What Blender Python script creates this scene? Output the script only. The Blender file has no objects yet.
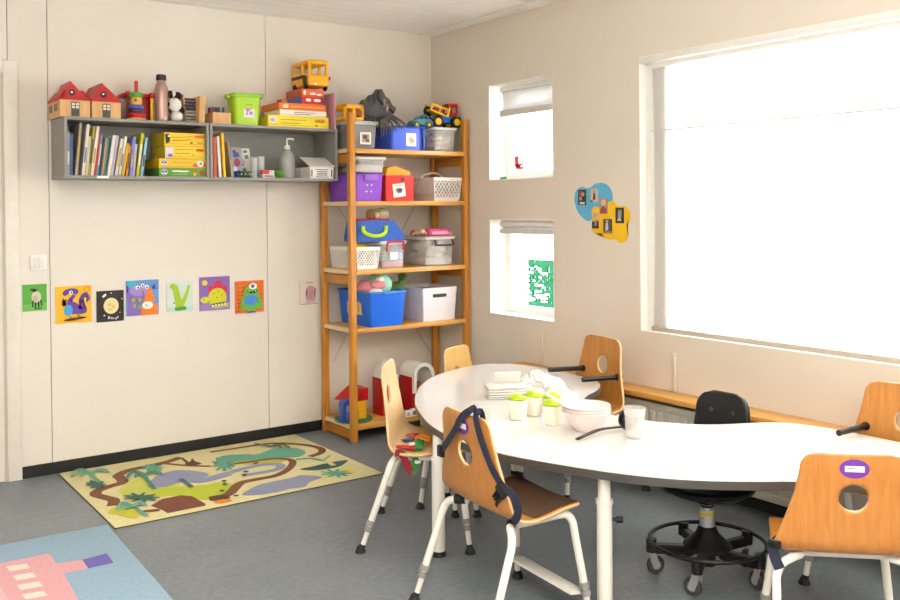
import bpy, bmesh, math, random
from mathutils import Vector, Matrix, Euler
random.seed(7)
PI = math.pi
C = bpy.context.scene.collection

# ------------------------------------------------------------------ camera solved from the room's own lines
FPX, YAW, PITCH, ROLL, CY = 919.96, .62215, -.009058, -.008904, 216.125
CAM = Vector((-3.600, -5.220, 1.400))
def axes():
    F = Vector((math.sin(YAW)*math.cos(PITCH), math.cos(YAW)*math.cos(PITCH), math.sin(PITCH)))
    R0 = Vector((math.cos(YAW), -math.sin(YAW), 0)); U0 = R0.cross(F)
    c, s = math.cos(ROLL), math.sin(ROLL)
    return R0*c + U0*s, -(R0*-s + U0*c), F
RT, DN, FW = axes()
def at(u, v, ax, val):
    """where the sight line through a measured point meets the plane x/y/z = val (used to measure the room)"""
    w = RT*((u-450)/FPX) + DN*((v-CY)/FPX) + FW
    return CAM + w*((val-CAM[ax])/w[ax])
def X(u, y, v=200): return at(u, v, 1, y).x          # x on a plane parallel to the back wall
def Z(u, v, y): return at(u, v, 1, y).z
def flo(u, v, z=0.): return at(u, v, 2, z)

# ------------------------------------------------------------------ materials
def lin(h):
    h = h.lstrip('#'); o = []
    for i in (0, 2, 4):
        c = int(h[i:i+2], 16)/255
        o.append(c/12.92 if c <= .04045 else ((c+.055)/1.055)**2.4)
    return (*o, 1)
MATS = {}
def mat(hexc, rough=.5, metal=0., spec=.5, alpha=1., trans=0., var=.0, scale=20., bump=0., coat=0., trl=0.):
    key = (hexc, rough, metal, spec, alpha, trans, var, scale, bump, coat, trl)
    if key in MATS: return MATS[key]
    m = bpy.data.materials.new('surface_'+hexc.strip('#')); m.use_nodes = True
    nt = m.node_tree; b = nt.nodes['Principled BSDF']
    c = lin(hexc)
    b.inputs['Base Color'].default_value = c
    b.inputs['Roughness'].default_value = rough; b.inputs['Metallic'].default_value = metal
    b.inputs['Specular IOR Level'].default_value = spec
    b.inputs['Transmission Weight'].default_value = trans
    b.inputs['Coat Weight'].default_value = coat
    tc = nt.nodes.new('ShaderNodeTexCoord'); nz = nt.nodes.new('ShaderNodeTexNoise')
    nz.inputs['Scale'].default_value = scale; nz.inputs['Detail'].default_value = 4
    nt.links.new(tc.outputs['Object'], nz.inputs['Vector'])
    v = var or .03
    rp = nt.nodes.new('ShaderNodeValToRGB')
    rp.color_ramp.elements[0].position = .3; rp.color_ramp.elements[1].position = .7
    rp.color_ramp.elements[0].color = (*[max(0, k*(1-v)) for k in c[:3]], 1)
    rp.color_ramp.elements[1].color = (*[min(1, k*(1+v)) for k in c[:3]], 1)
    nt.links.new(nz.outputs['Fac'], rp.inputs['Fac']); nt.links.new(rp.outputs['Color'], b.inputs['Base Color'])
    if bump:
        bp = nt.nodes.new('ShaderNodeBump'); bp.inputs['Strength'].default_value = bump; bp.inputs['Distance'].default_value = .003
        nt.links.new(nz.outputs['Fac'], bp.inputs['Height']); nt.links.new(bp.outputs['Normal'], b.inputs['Normal'])
    if alpha < 1: b.inputs['Alpha'].default_value = alpha
    if trl:
        tl = nt.nodes.new('ShaderNodeBsdfTranslucent'); mx = nt.nodes.new('ShaderNodeMixShader')
        nt.links.new(rp.outputs['Color'], tl.inputs['Color']); mx.inputs['Fac'].default_value = trl
        nt.links.new(b.outputs[0], mx.inputs[1]); nt.links.new(tl.outputs[0], mx.inputs[2])
        nt.links.new(mx.outputs[0], nt.nodes['Material Output'].inputs['Surface'])
    MATS[key] = m; return m
def wood(a, b_, grain=(2, 30, 30), rough=.4, name='wood', coat=0.):
    key = ('wood', a, b_, grain, rough, coat)
    if key in MATS: return MATS[key]
    m = bpy.data.materials.new(name); m.use_nodes = True; nt = m.node_tree; b = nt.nodes['Principled BSDF']
    tc = nt.nodes.new('ShaderNodeTexCoord'); mp = nt.nodes.new('ShaderNodeMapping'); mp.inputs['Scale'].default_value = grain
    nz = nt.nodes.new('ShaderNodeTexNoise'); nz.inputs['Scale'].default_value = 2.2; nz.inputs['Detail'].default_value = 6
    nz.inputs['Distortion'].default_value = .6
    rp = nt.nodes.new('ShaderNodeValToRGB'); rp.color_ramp.elements[0].position = .32; rp.color_ramp.elements[1].position = .7
    rp.color_ramp.elements[0].color = lin(a); rp.color_ramp.elements[1].color = lin(b_)
    L = nt.links.new
    L(tc.outputs['Object'], mp.inputs['Vector']); L(mp.outputs[0], nz.inputs['Vector']); L(nz.outputs['Fac'], rp.inputs['Fac'])
    L(rp.outputs['Color'], b.inputs['Base Color']); b.inputs['Roughness'].default_value = rough; b.inputs['Coat Weight'].default_value = coat
    MATS[key] = m; return m

WHITE = mat('#f2f0ea', .4); WHITE_METAL = mat('#e9e5dd', .35); BLACK = mat('#0f0f11', .45); BLACK_RUB = mat('#1d1d1e', .7)
CHROME = mat('#d6d6d6', .28, .75); GREYPL = mat('#8d8b88', .5); NAVY = mat('#1d2238', .75); PAPER = mat('#f1ede6', .7)
PINE_Z = wood('#b87422', '#d8953a', (30, 30, 1.6), .38, 'pine'); PINE_X = wood('#c88a36', '#e2ae5e', (1.6, 30, 30), .38, 'pine')
PINE_Y = wood('#b06c1e', '#cc8832', (30, 1.6, 30), .38, 'pine')
PINE_EDGE = mat('#e2c79c', .4)
BEECH = wood('#b4712f', '#c4843f', (26, 26, 1.2), .32, 'beech_ply', .15); BEECH_EDGE = mat('#d9b483', .5)
BEECH_PALE = wood('#d8b27c', '#e4c290', (26, 26, 1.2), .35, 'pale_ply'); BEECH_DARK = wood('#b0702e', '#c0843e', (26, 26, 1.2), .32, 'beech_ply')
RED = mat('#c20c12', .35); YELLOW = mat('#f4c410', .35); ORANGE = mat('#ee8a12', .35); BLUE = mat('#1d63c8', .35); GREEN = mat('#2f8f3a', .4)
LIME = mat('#a9d316', .35)
CLEAR = mat('#e8eaec', .15, alpha=.38); CLEAR_MILKY = mat('#eceae6', .25, alpha=.26); CLEAR_GREY = mat('#a9a7a5', .25, alpha=.5)

# ------------------------------------------------------------------ mesh builder
class MB:
    def __init__(s): s.bm = bmesh.new(); s.mats = []
    def mi(s, m):
        if m not in s.mats: s.mats.append(m)
        return s.mats.index(m)
    def _merge(s, b2, m, M=None):
        if M is not None: b2.transform(M)
        i = s.mi(m) if m is not None else None
        vm = {}
        for v in b2.verts: vm[v] = s.bm.verts.new(v.co)
        for f in b2.faces:
            try: g = s.bm.faces.new([vm[v] for v in f.verts])
            except ValueError: continue
            if i is not None: g.material_index = i
        b2.free()
    def box(s, x0, x1, y0, y1, z0, z1, m, bev=0., seg=2, M=None):
        b = bmesh.new(); bmesh.ops.create_cube(b, size=1)
        for v in b.verts:
            v.co = Vector(((x0+x1)/2+v.co.x*(x1-x0), (y0+y1)/2+v.co.y*(y1-y0), (z0+z1)/2+v.co.z*(z1-z0)))
        if bev: bmesh.ops.bevel(b, geom=b.edges[:], offset=min(bev, .45*min(abs(x1-x0), abs(y1-y0), abs(z1-z0))), segments=seg, affect='EDGES', profile=.5)
        s._merge(b, m, M); return s
    def frustum(s, x0, x1, y0, y1, z0, z1, ins, m, bev=0., M=None, top=0.):
        """box narrower at the bottom by ins on each side (top > 0: narrower at the top)"""
        b = bmesh.new(); bmesh.ops.create_cube(b, size=1)
        for v in b.verts:
            i = ins if v.co.z < 0 else top
            sx, sy = (x1-x0)-2*i, (y1-y0)-2*i
            v.co = Vector(((x0+x1)/2+v.co.x*sx, (y0+y1)/2+v.co.y*sy, (z0+z1)/2+v.co.z*(z1-z0)))
        if bev: bmesh.ops.bevel(b, geom=b.edges[:], offset=bev, segments=2, affect='EDGES')
        s._merge(b, m, M); return s
    def tub(s, x0, x1, y0, y1, z0, z1, ins, t, m, M=None, floor_t=None, r=.0):
        """open container: outer and inner walls, narrowing downwards, closed at the bottom, rounded vertical corners"""
        def ring(off, z):
            a0, a1, b0, b1 = x0+off, x1-off, y0+off, y1-off
            if r <= 0: return [(a0, b0, z), (a1, b0, z), (a1, b1, z), (a0, b1, z)]
            rr = max(.002, r-off*.3); o = []
            for cx, cy, st in ((a1-rr, b0+rr, -PI/2), (a1-rr, b1-rr, 0), (a0+rr, b1-rr, PI/2), (a0+rr, b0+rr, PI)):
                for k in range(5): a = st+PI/2*k/4; o.append((cx+rr*math.cos(a), cy+rr*math.sin(a), z))
            return o
        ft = floor_t or t
        rings = [ring(ins, z0), ring(0, z1), ring(t, z1), ring(ins+t, z0+ft)]
        b = bmesh.new(); R = [[b.verts.new(p) for p in q] for q in rings]; n = len(R[0])
        for k in range(3):
            for i in range(n): b.faces.new((R[k][i], R[k][(i+1) % n], R[k+1][(i+1) % n], R[k+1][i]))
        b.faces.new(R[0][::-1]); b.faces.new(R[3])
        s._merge(b, m, M); return s
    def tube(s, pts, r, m, n=10, closed=False, M=None, rads=None):
        pts = [Vector(p) for p in pts]; N = len(pts); b = bmesh.new(); rings = []
        up = None
        for i, p in enumerate(pts):
            if closed: t = pts[(i+1) % N]-pts[i-1]
            else: t = pts[min(i+1, N-1)]-pts[max(i-1, 0)]
            t.normalize()
            if up is None: up = t.orthogonal().normalized()
            else: up = (up-t*up.dot(t)).normalized() if (up-t*up.dot(t)).length > 1e-6 else t.orthogonal().normalized()
            w = t.cross(up); rr = rads[i] if rads else r
            rings.append([b.verts.new(p+up*rr*math.cos(2*PI*k/n)+w*rr*math.sin(2*PI*k/n)) for k in range(n)])
        for i in range(N if closed else N-1):
            A, B = rings[i], rings[(i+1) % N]
            for k in range(n): b.faces.new((A[k], A[(k+1) % n], B[(k+1) % n], B[k]))
        if not closed: b.faces.new(rings[0][::-1]); b.faces.new(rings[-1])
        s._merge(b, m, M); return s
    def band(s, pts, nrm, w, t, m, M=None):
        """flat webbing: a strip of width w and thickness t along pts, its face towards nrm (one vector, or one per point)"""
        pts = [Vector(p) for p in pts]; N = len(pts); b = bmesh.new(); rows = []
        for i, p in enumerate(pts):
            n = Vector(nrm[i] if isinstance(nrm[0], (tuple, list, Vector)) else nrm).normalized()
            d = (pts[min(i+1, N-1)]-pts[max(i-1, 0)]).normalized(); sd = d.cross(n).normalized()*(w/2)
            rows.append([b.verts.new(q) for q in (p-sd, p+sd, p+sd+n*t, p-sd+n*t)])
        for i in range(N-1):
            for k in range(4): b.faces.new((rows[i][k], rows[i][(k+1) % 4], rows[i+1][(k+1) % 4], rows[i+1][k]))
        b.faces.new(rows[0][::-1]); b.faces.new(rows[-1]); s._merge(b, m, M); return s
    def lathe(s, prof, cx, cy, m, n=28, M=None, z=0.):
        b = bmesh.new(); rings = []
        for r, h in prof:
            rings.append([b.verts.new((cx+r*math.cos(2*PI*k/n), cy+r*math.sin(2*PI*k/n), z+h)) for k in range(n)] if r > 1e-5 else [b.verts.new((cx, cy, z+h))])
        for A, B in zip(rings, rings[1:]):
            for k in range(n):
                a0, a1 = A[k % len(A)], A[(k+1) % len(A)]; b0, b1 = B[k % len(B)], B[(k+1) % len(B)]
                q = []
                for v in (a0, a1, b1, b0):
                    if v not in q: q.append(v)
                if len(q) > 2: b.faces.new(q)
        if len(rings[0]) > 1: b.faces.new(rings[0][::-1])
        if len(rings[-1]) > 1: b.faces.new(rings[-1])
        s._merge(b, m, M); return s
    def prism(s, poly, z0, z1, m, M=None, bev=0., side=None):
        b = bmesh.new(); n = len(poly)
        A = [b.verts.new((p[0], p[1], z0)) for p in poly]; B = [b.verts.new((p[0], p[1], z1)) for p in poly]
        b.faces.new(A[::-1]); top = b.faces.new(B)
        for k in range(n): b.faces.new((A[k], A[(k+1) % n], B[(k+1) % n], B[k]))
        if bev: bmesh.ops.bevel(b, geom=[e for e in top.edges], offset=bev, segments=2, affect='EDGES')
        s._merge(b, m, M); return s
    def ngon(s, pts, m, M=None):
        b = bmesh.new(); f = b.faces.new([b.verts.new(p) for p in pts]); bmesh.ops.triangulate(b, faces=[f]); s._merge(b, m, M); return s
    def ball(s, c, r, m, sub=3, M=None):
        b = bmesh.new(); bmesh.ops.create_icosphere(b, subdivisions=sub, radius=1)
        r = (r, r, r) if not isinstance(r, (tuple, list)) else r
        for v in b.verts: v.co = Vector((c[0]+v.co.x*r[0], c[1]+v.co.y*r[1], c[2]+v.co.z*r[2]))
        s._merge(b, m, M); return s
    def cyl(s, p, q, r, m, n=16): return s.tube([p, q], r, m, n)
    def text(s, txt, size, M, m, bold=False):
        cu = bpy.data.curves.new('lettering', 'FONT'); cu.body = txt; cu.size = size; cu.align_x = 'CENTER'; cu.align_y = 'CENTER'
        if bold: cu.offset = size*.03
        o = bpy.data.objects.new('lettering', cu); me = bpy.data.meshes.new_from_object(o)
        b = bmesh.new(); b.from_mesh(me); bpy.data.objects.remove(o); bpy.data.curves.remove(cu); bpy.data.meshes.remove(me)
        s._merge(b, m, M); return s
    def build(s, name, parent=None, sharp=35, weld=True):
        me = bpy.data.meshes.new(name)
        bmesh.ops.recalc_face_normals(s.bm, faces=s.bm.faces[:])
        root = parent
        while root is not None and root.parent is not None: root = root.parent
        if root is not None: off = root.location.copy()
        else:
            xs = [v.co for v in s.bm.verts]
            off = Vector(((min(p.x for p in xs)+max(p.x for p in xs))/2, (min(p.y for p in xs)+max(p.y for p in xs))/2, min(p.z for p in xs)))
        for v in s.bm.verts: v.co -= off
        s.bm.to_mesh(me); s.bm.free()
        for m in s.mats: me.materials.append(m)
        for p in me.polygons: p.use_smooth = True
        try: me.set_sharp_from_angle(angle=math.radians(sharp))
        except Exception: pass
        o = bpy.data.objects.new(name, me); C.objects.link(o)
        if parent is not None: o.parent = parent
        else: o.location = off
        return o
def tag(o, label, cat, group=None, kind=None):
    o['label'] = label; o['category'] = cat
    if group: o['group'] = group
    if kind: o['kind'] = kind
    return o
def thing(name, label, cat, loc=(0, 0, 0), group=None):
    o = bpy.data.objects.new(name, None); C.objects.link(o); o.location = loc; o.empty_display_size = .1
    return tag(o, label, cat, group)
def dup(root, label=None, group=None):
    """a copy of a thing with copies of its parts and sub-parts"""
    r = root.copy(); C.objects.link(r)
    for ch in list(root.children):
        c = ch.copy(); C.objects.link(c); c.parent = r
        for g in list(ch.children):
            d = g.copy(); C.objects.link(d); d.parent = c
    if label: r['label'] = label
    if group: r['group'] = group
    return r
def struct(mb, name, parent=None):
    o = mb.build(name, parent)
    if parent is None: o['kind'] = 'structure'
    return o
def one(mb, name, label, cat, group=None, kind=None): return tag(mb.build(name), label, cat, group, kind)
def ell(cx, cy, rx, ry, rot=0., n=24, a0=0., a1=2*PI):
    c, s = math.cos(rot), math.sin(rot); full = abs(a1-a0-2*PI) < 1e-6
    o = []
    for k in range(n if full else n+1):
        a = a0+(a1-a0)*k/n; x, y = rx*math.cos(a), ry*math.sin(a); o.append((cx+x*c-y*s, cy+x*s+y*c))
    return o
def spline(pts, n=8, closed=False):
    P_ = [Vector(p) for p in pts]; N = len(P_); o = []
    for i in range(N if closed else N-1):
        g = lambda k: P_[k % N] if closed else P_[min(max(k, 0), N-1)]
        p0, p1, p2, p3 = g(i-1), g(i), g(i+1), g(i+2)
        for k in range(n):
            t = k/n
            o.append(.5*((2*p1)+(p2-p0)*t+(2*p0-5*p1+4*p2-p3)*t*t+(3*p1-p0-3*p2+p3)*t**3))
    if not closed: o.append(P_[-1].copy())
    return o
def stroke(pts, w, n=8):
    """outline of a brush stroke along pts in the plane; w a width or one width per end"""
    p = [Vector((q[0], q[1])) for q in pts]
    s_ = spline([(q.x, q.y, 0) for q in p], n); s_ = [Vector((q.x, q.y)) for q in s_]; N = len(s_); a, b = [], []
    for i, q in enumerate(s_):
        d = (s_[min(i+1, N-1)]-s_[max(i-1, 0)]); d = d.normalized() if d.length else Vector((1, 0)); nn = Vector((-d.y, d.x))
        ww = (w[0]+(w[1]-w[0])*i/(N-1) if isinstance(w, tuple) else w)/2
        a.append(tuple(q+nn*ww)); b.append(tuple(q-nn*ww))
    return a, b

# ================================================================== the room
H = 2.584
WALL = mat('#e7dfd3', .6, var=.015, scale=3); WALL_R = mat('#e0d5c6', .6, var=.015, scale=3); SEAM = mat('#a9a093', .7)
REVEAL = mat('#f4f1ea', .5); CEIL = mat('#faf7f2', .45, var=.01); FLOOR = mat('#8d9195', .42, spec=.4, var=.07, scale=9)
YF, XL = -7.4, -5.4
def floor_mat():
    m = bpy.data.materials.new('grey_linoleum'); m.use_nodes = True; nt = m.node_tree; b = nt.nodes['Principled BSDF']; L = nt.links.new
    tc = nt.nodes.new('ShaderNodeTexCoord')
    n1 = nt.nodes.new('ShaderNodeTexNoise'); n1.inputs['Scale'].default_value = 2.2; n1.inputs['Detail'].default_value = 8
    n2 = nt.nodes.new('ShaderNodeTexNoise'); n2.inputs['Scale'].default_value = 42; n2.inputs['Detail'].default_value = 5
    mx = nt.nodes.new('ShaderNodeMix'); mx.data_type = 'FLOAT'; mx.inputs[0].default_value = .5
    L(tc.outputs['Object'], n1.inputs['Vector']); L(tc.outputs['Object'], n2.inputs['Vector'])
    L(n1.outputs['Fac'], mx.inputs[2]); L(n2.outputs['Fac'], mx.inputs[3])
    rp = nt.nodes.new('ShaderNodeValToRGB'); rp.color_ramp.elements[0].position = .36; rp.color_ramp.elements[1].position = .64
    rp.color_ramp.elements[0].color = lin('#6b7277'); rp.color_ramp.elements[1].color = lin('#80878b')
    L(mx.outputs[0], rp.inputs['Fac']); L(rp.outputs['Color'], b.inputs['Base Color'])
    b.inputs['Roughness'].default_value = .38; b.inputs['Specular IOR Level'].default_value = .4
    return m
f = MB(); f.box(XL-.1, .25, YF-.1, .15, -.1, 0, floor_mat()); struct(f, 'floor')

w = MB()
xs = [XL-.1, -3.727, -2.675, -2.48, -1.232, .0]
w.box(XL-.1, .25, .012, .15, 0, H, SEAM)
for a, b in zip(xs, xs[1:]): w.box(a+.002, b-.002, 0, .013, 0, H, WALL)
struct(w, 'wall_back')
w = MB()
WB = {1: (-1.232, -.632, 1.572, 2.170), 2: (-1.232, -.632, .730, 1.326), 3: (-5.2, -1.90, .749, 2.176)}
for y0, y1, holes in ((YF-.1, -5.2, []), (-5.2, -1.90, [3]), (-1.90, -1.232, []), (-1.232, -.632, [2, 1]), (-.632, 0, [])):
    z = 0
    for h in holes: w.box(0, .24, y0, y1, z, WB[h][2], WALL_R); z = WB[h][3]
    w.box(0, .24, y0, y1, z, H, WALL_R)
struct(w, 'wall_right')
w = MB(); w.box(XL-.1, XL, YF, 0, 0, H, WALL); struct(w, 'wall_left')
w = MB(); w.box(XL-.1, .24, YF-.1, YF, 0, H, WALL); struct(w, 'wall_front')
c = MB(); c.box(XL-.1, .25, YF-.1, .15, H+.012, H+.1, SEAM)
y = 0.
while y > YF:
    c.box(XL-.1, -.115, y-.110, y, H, H+.014, CEIL); y -= .114
struct(c, 'ceiling')
t = MB(); t.box(-.108, 0, YF, 0, H-.006, H+.014, CEIL); struct(t, 'trim_1')
t = MB(); t.box(-2.632, -.002, -.008, 0, 0, .062, mat('#1b1a1a', .5)); struct(t, 'baseboard_back')
t = MB(); t.box(-.01, 0, YF, -.008, 0, .07, mat('#1b1a1a', .5)); struct(t, 'baseboard_right')
# door at the left edge
DOORW = mat('#e9e1d6', .45)
d = MB(); d.box(-3.60, -2.705, -.010, 0, .005, 2.115, DOORW); door = struct(d, 'door_1')
d = MB(); d.box(-2.700, -2.632, -.024, 0, 0, 2.185, DOORW, .004); d.box(-3.70, -3.605, -.024, 0, 0, 2.185, DOORW, .004); d.box(-3.605, -2.700, -.024, 0, 2.118, 2.185, DOORW, .004)
d.box(-2.712, -2.700, -.016, 0, 0, 2.118, mat('#c9c0b4', .6))
struct(d, 'door_frame', door)

# windows: white reveal, frame, pane
FRAME = mat('#e8e6e1', .4); GLASS = mat('#f4f6f6', .02, alpha=.03)
def window(n, bars, xf=.13, b=.05, bt=.05, bb=.05):
    y0, y1, z0, z1 = WB[n]
    m = MB()
    m.box(xf, xf+.05, y0, y0+b, z0, z1, FRAME); m.box(xf, xf+.05, y1-b, y1, z0, z1, FRAME)
    m.box(xf, xf+.05, y0+b, y1-b, z0, z0+bb, FRAME); m.box(xf, xf+.05, y0+b, y1-b, z1-bt, z1, FRAME)
    for q in bars: m.box(*q, FRAME)
    o = struct(m, 'window_%d' % n)
    m = MB(); m.box(xf+.022, xf+.028, y0+b, y1-b, z0+bb, z1-bt, GLASS); m.build('window_pane', o)
    m = MB(); e = .004
    m.box(-.001, xf, y0, y0+e, z0, z1, REVEAL); m.box(-.001, xf, y1-e, y1, z0, z1, REVEAL)
    m.box(-.001, xf, y0+e, y1-e, z0, z0+e, REVEAL); m.box(-.001, xf, y0+e, y1-e, z1-e, z1, REVEAL)
    m.build('window_reveal', o); return o
window(1, [(.14, .17, -1.19, -.67, 2.03, 2.05)])
window(2, [(.14, .17, -.80, -.785, .78, 1.28)])
zt = at(750, 121, 0, .085).z
window(3, [(.055, .08, -5.15, -1.95, zt-.010, zt+.010), (.050, .09, -3.72, -3.64, .8, 2.13)], .048, -at(668, 200, 0, .05).y-1.90, .055, .030)
# roller blinds
def blind_mat(name, transp, col):
    m = bpy.data.materials.new(name); m.use_nodes = True; nt = m.node_tree; L = nt.links.new
    nt.nodes.remove(nt.nodes['Principled BSDF']); out = nt.nodes['Material Output']
    tl = nt.nodes.new('ShaderNodeBsdfTranslucent'); tl.inputs['Color'].default_value = col
    df = nt.nodes.new('ShaderNodeBsdfDiffuse'); df.inputs['Color'].default_value = (.75, .73, .69, 1)
    tp = nt.nodes.new('ShaderNodeBsdfTransparent')
    wv = nt.nodes.new('ShaderNodeTexNoise'); wv.inputs['Scale'].default_value = 160
    a = nt.nodes.new('ShaderNodeMixShader'); a.inputs['Fac'].default_value = .55; b = nt.nodes.new('ShaderNodeMixShader')
    mr = nt.nodes.new('ShaderNodeMapRange'); mr.inputs['To Min'].default_value = transp*.8; mr.inputs['To Max'].default_value = transp*1.2
    L(wv.outputs['Fac'], mr.inputs['Value']); L(mr.outputs[0], b.inputs['Fac'])
    L(df.outputs[0], a.inputs[1]); L(tl.outputs[0], a.inputs[2]); L(a.outputs[0], b.inputs[1]); L(tp.outputs[0], b.inputs[2]); L(b.outputs[0], out.inputs['Surface'])
    return m
FABRIC = blind_mat('white_blind_fabric', .20, (.86, .85, .83, 1)); FABRIC2 = blind_mat('grey_blind_fabric', .03, (.16, .155, .15, 1)); RAIL = mat('#b3a796', .5); RAILW = mat('#efece6', .4)
def blind(y0, y1, zr, ztop, x, label, fab=None, rr=.014):
    t = thing('roller_blind', label, 'blind', (x, (y0+y1)/2, zr), None)
    m = MB(); m.tube([(x+.02, y0+.003, ztop-.028), (x+.02, y1-.003, ztop-.028)], .024, RAILW, 16); m.build('roller_tube', t)
    m = MB(); n = 18
    ys = [y1-.004-(y1-y0-.008)*k/n for k in range(n+1)]
    P0 = [(x+(.012 if k in (0,) else 0), yy) for k, yy in enumerate(ys)]
    b = bmesh.new(); rows = []
    for j in range(13):
        z = ztop-.03-(ztop-.03-zr)*j/12
        pull = .012*math.sin(PI*j/12) if j else 0          # the left edge draws in a little, as cloth does
        rows.append([b.verts.new((px+.001*math.sin(k*2+j), yy-(pull if k == 0 else 0), z)) for k, (px, yy) in enumerate(P0)])
    for j in range(12):
        for k in range(n): b.faces.new((rows[j][k], rows[j][k+1], rows[j+1][k+1], rows[j+1][k]))
    m._merge(b, fab or FABRIC); m.build('blind_fabric', t)
    m = MB(); m.box(x-.008, x+.010, y0+.004, y1-.002, zr-rr, zr+rr, RAIL if not fab else mat('#cfcac2', .5), .005); m.build('bottom_rail', t)
    return t
yb = at(651, 200, 0, .035).y
blind(-5.18, yb, at(660, 329.5, 0, .035).z, 2.16, .035, 'wide white roller blind pulled down over the big right-hand window')
b3 = C.objects['roller_blind']
m = MB(); m.box(-.012, .055, -5.2, -1.905, 2.138, 2.172, RAILW, .006); m.build('head_rail', b3)
zs = at(760, 121, 0, .03).z; m = MB(); m.box(.0285, .0305, -5.17, yb-.006, zs-.004, zs+.004, mat('#d6d3ce', .7)); m.build('fabric_strip', b3)  # added opaque grey strip, a faint line at the transom's height
z1 = at(500, 114, 0, .05).z
blind(-1.228, at(500, 100, 0, .05).y, z1, 2.165, .05, 'short white roller blind half lowered in the upper small window', FABRIC2, .020)
z2 = at(500, 231, 0, .05).z
blind(-1.228, at(500, 230, 0, .05).y, z2, 1.322, .05, 'white roller blind almost fully rolled up in the lower small window', FABRIC2, .016)
# things seen outside through the small windows
GRN = mat('#014a2c', .8, spec=.1, var=.2, scale=14)
m = MB(); random.seed(3)
gx = 1.1; y0 = at(527, 280, 0, gx).y; y1 = at(560, 280, 0, gx).y; zt_, zb_ = at(540, 260, 0, gx).z, at(540, 305, 0, gx).z
b = bmesh.new()
N_, M_ = 16, 22
for i in range(N_):
    for j in range(M_):
        fx = i/N_
        if random.random() < (.04 if (j > M_-4 or fx > .66) else .62-.4*fx): continue
        ya, yb_ = y0+(y1-y0)*i/N_, y0+(y1-y0)*(i+1)/N_; za, zb2 = zb_+(zt_-zb_)*j/M_, zb_+(zt_-zb_)*(j+1)/M_
        q = [b.verts.new((gx+dx, yy, zz)) for dx in (0, .02) for yy, zz in ((ya, za), (yb_, za), (yb_, zb2), (ya, zb2))]
        for ff in ((0, 1, 2, 3), (7, 6, 5, 4), (0, 4, 5, 1), (1, 5, 6, 2), (2, 6, 7, 3), (3, 7, 4, 0)): b.faces.new([q[k] for k in ff])
m._merge(b, GRN); m.box(gx-.02, gx+.04, y1+.01 if y1 < y0 else y0+.01, max(y0, y1), 0, zb_+.02, GRN); one(m, 'leafy_hedge', 'green leafy hedge panel standing outside the lower small window', 'hedge', kind='stuff')
m = MB(); m.box(.25, 3.4, -8, 3, -.1, 0, mat('#b5b2ac', .8)); struct(m, 'ground')
m = MB(); xx = .150
for (u, v, du, dv) in ((517, 161.5, 4.4, 6.5), (518.5, 167, 5.0, 3.0), (522, 168, 3.6, 1.6), (522.5, 163.5, 1.6, 2.6), (520.5, 164.5, 2, 2)):
    a = at(u-du/2, v-dv/2*1.6, 0, xx); b_ = at(u+du/2, v+dv/2*1.6, 0, xx); m.box(xx-.0015, xx, min(a.y, b_.y), max(a.y, b_.y), b_.z, a.z, mat('#e0101a', .5))
one(m, 'window_sticker', 'ragged red sticker low on the upper small window pane', 'sticker')
m = MB()
for (u, v, du, dv) in ((502.5, 178.2, 3.2, 2.2), (505.5, 177.6, 2.4, 2.6)):
    a = at(u-du/2, v-dv/2, 0, .06); b_ = at(u+du/2, v+dv/2, 0, .06); m.box(.05, .062, min(a.y, b_.y), max(a.y, b_.y), 1.576, 1.576+(a.z-b_.z), mat('#1d8a3a', .5), .003)
one(m, 'toy_figure', 'tiny green toy lying on the upper small window sill', 'toy')

# light switch
t = thing('light_switch', 'white square light switch on the wall beside the door', 'switch', (-2.537, -.012, 1.088))
m = MB(); m.box(-2.578, -2.496, -.010, 0, 1.088, 1.172, WHITE, .004); m.build('switch_frame', t)
m = MB(); m.box(-2.564, -2.510, -.014, -.009, 1.102, 1.158, WHITE_METAL, .002); m.box(-2.5375, -2.5365, -.0145, -.0139, 1.102, 1.158, GREYPL); m.build('rocker', t)
for y, z0, z1, l in ((-1.13, .467, .655, 'white plastic cable cover on the wall nearer the corner, above the pine board'), (-2.132, .467, .658, 'white plastic cable cover on the wall just below the big window')):
    m = MB(); m.box(-.018, 0, y-.011, y+.011, z0, z1, mat('#d9cfc2', .5), .004); one(m, 'cable_cover', l, 'cable cover')

# pine board and radiators along the window wall
m = MB(); m.box(-.15, -.0005, -5.6, -.94, .440, .467, wood('#cf9440', '#e0aa58', (30, 1.6, 30), .35, 'pine'), .004)
one(m, 'pine_board', 'long pine board fixed along the wall above the radiator', 'shelf board')
def radiator(y0, y1, label):
    RAD = mat('#c2bcb2', .5)
    t = thing('radiator', label, 'radiator', (-.07, (y0+y1)/2, .09))
    m = MB(); m.box(-.110, -.030, y0, y1, .09, .125, RAD, .004); m.box(-.106, -.034, y0, y1, .125, .40, RAD)
    n = int((y1-y0)/.05)
    for k in range(n):
        yy = y0+.02+(y1-y0-.04)*k/(n-1); m.box(-.1095, -.104, yy-.017, yy+.017, .135, .375, RAD, .003)
    m.build('radiator_panel', t)
    m = MB(); m.box(-.114, -.028, y0-.003, y1+.003, .388, .418, RAD, .003)
    for k in range(int((y1-y0)/.035)): m.box(-.10, -.045, y0+.03+k*.035, y0+.042+k*.035, .4175, .4185, GREYPL)
    m.build('top_grille', t)
    for yy in (y0+.15, y1-.15):
        m = MB(); m.box(-.06, -.001, yy-.015, yy+.015, .0, .12, BLACK); m.build('bracket', t)
radiator(-4.9, -1.55, 'long ribbed grey radiator under the pine board on the window wall')

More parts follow.
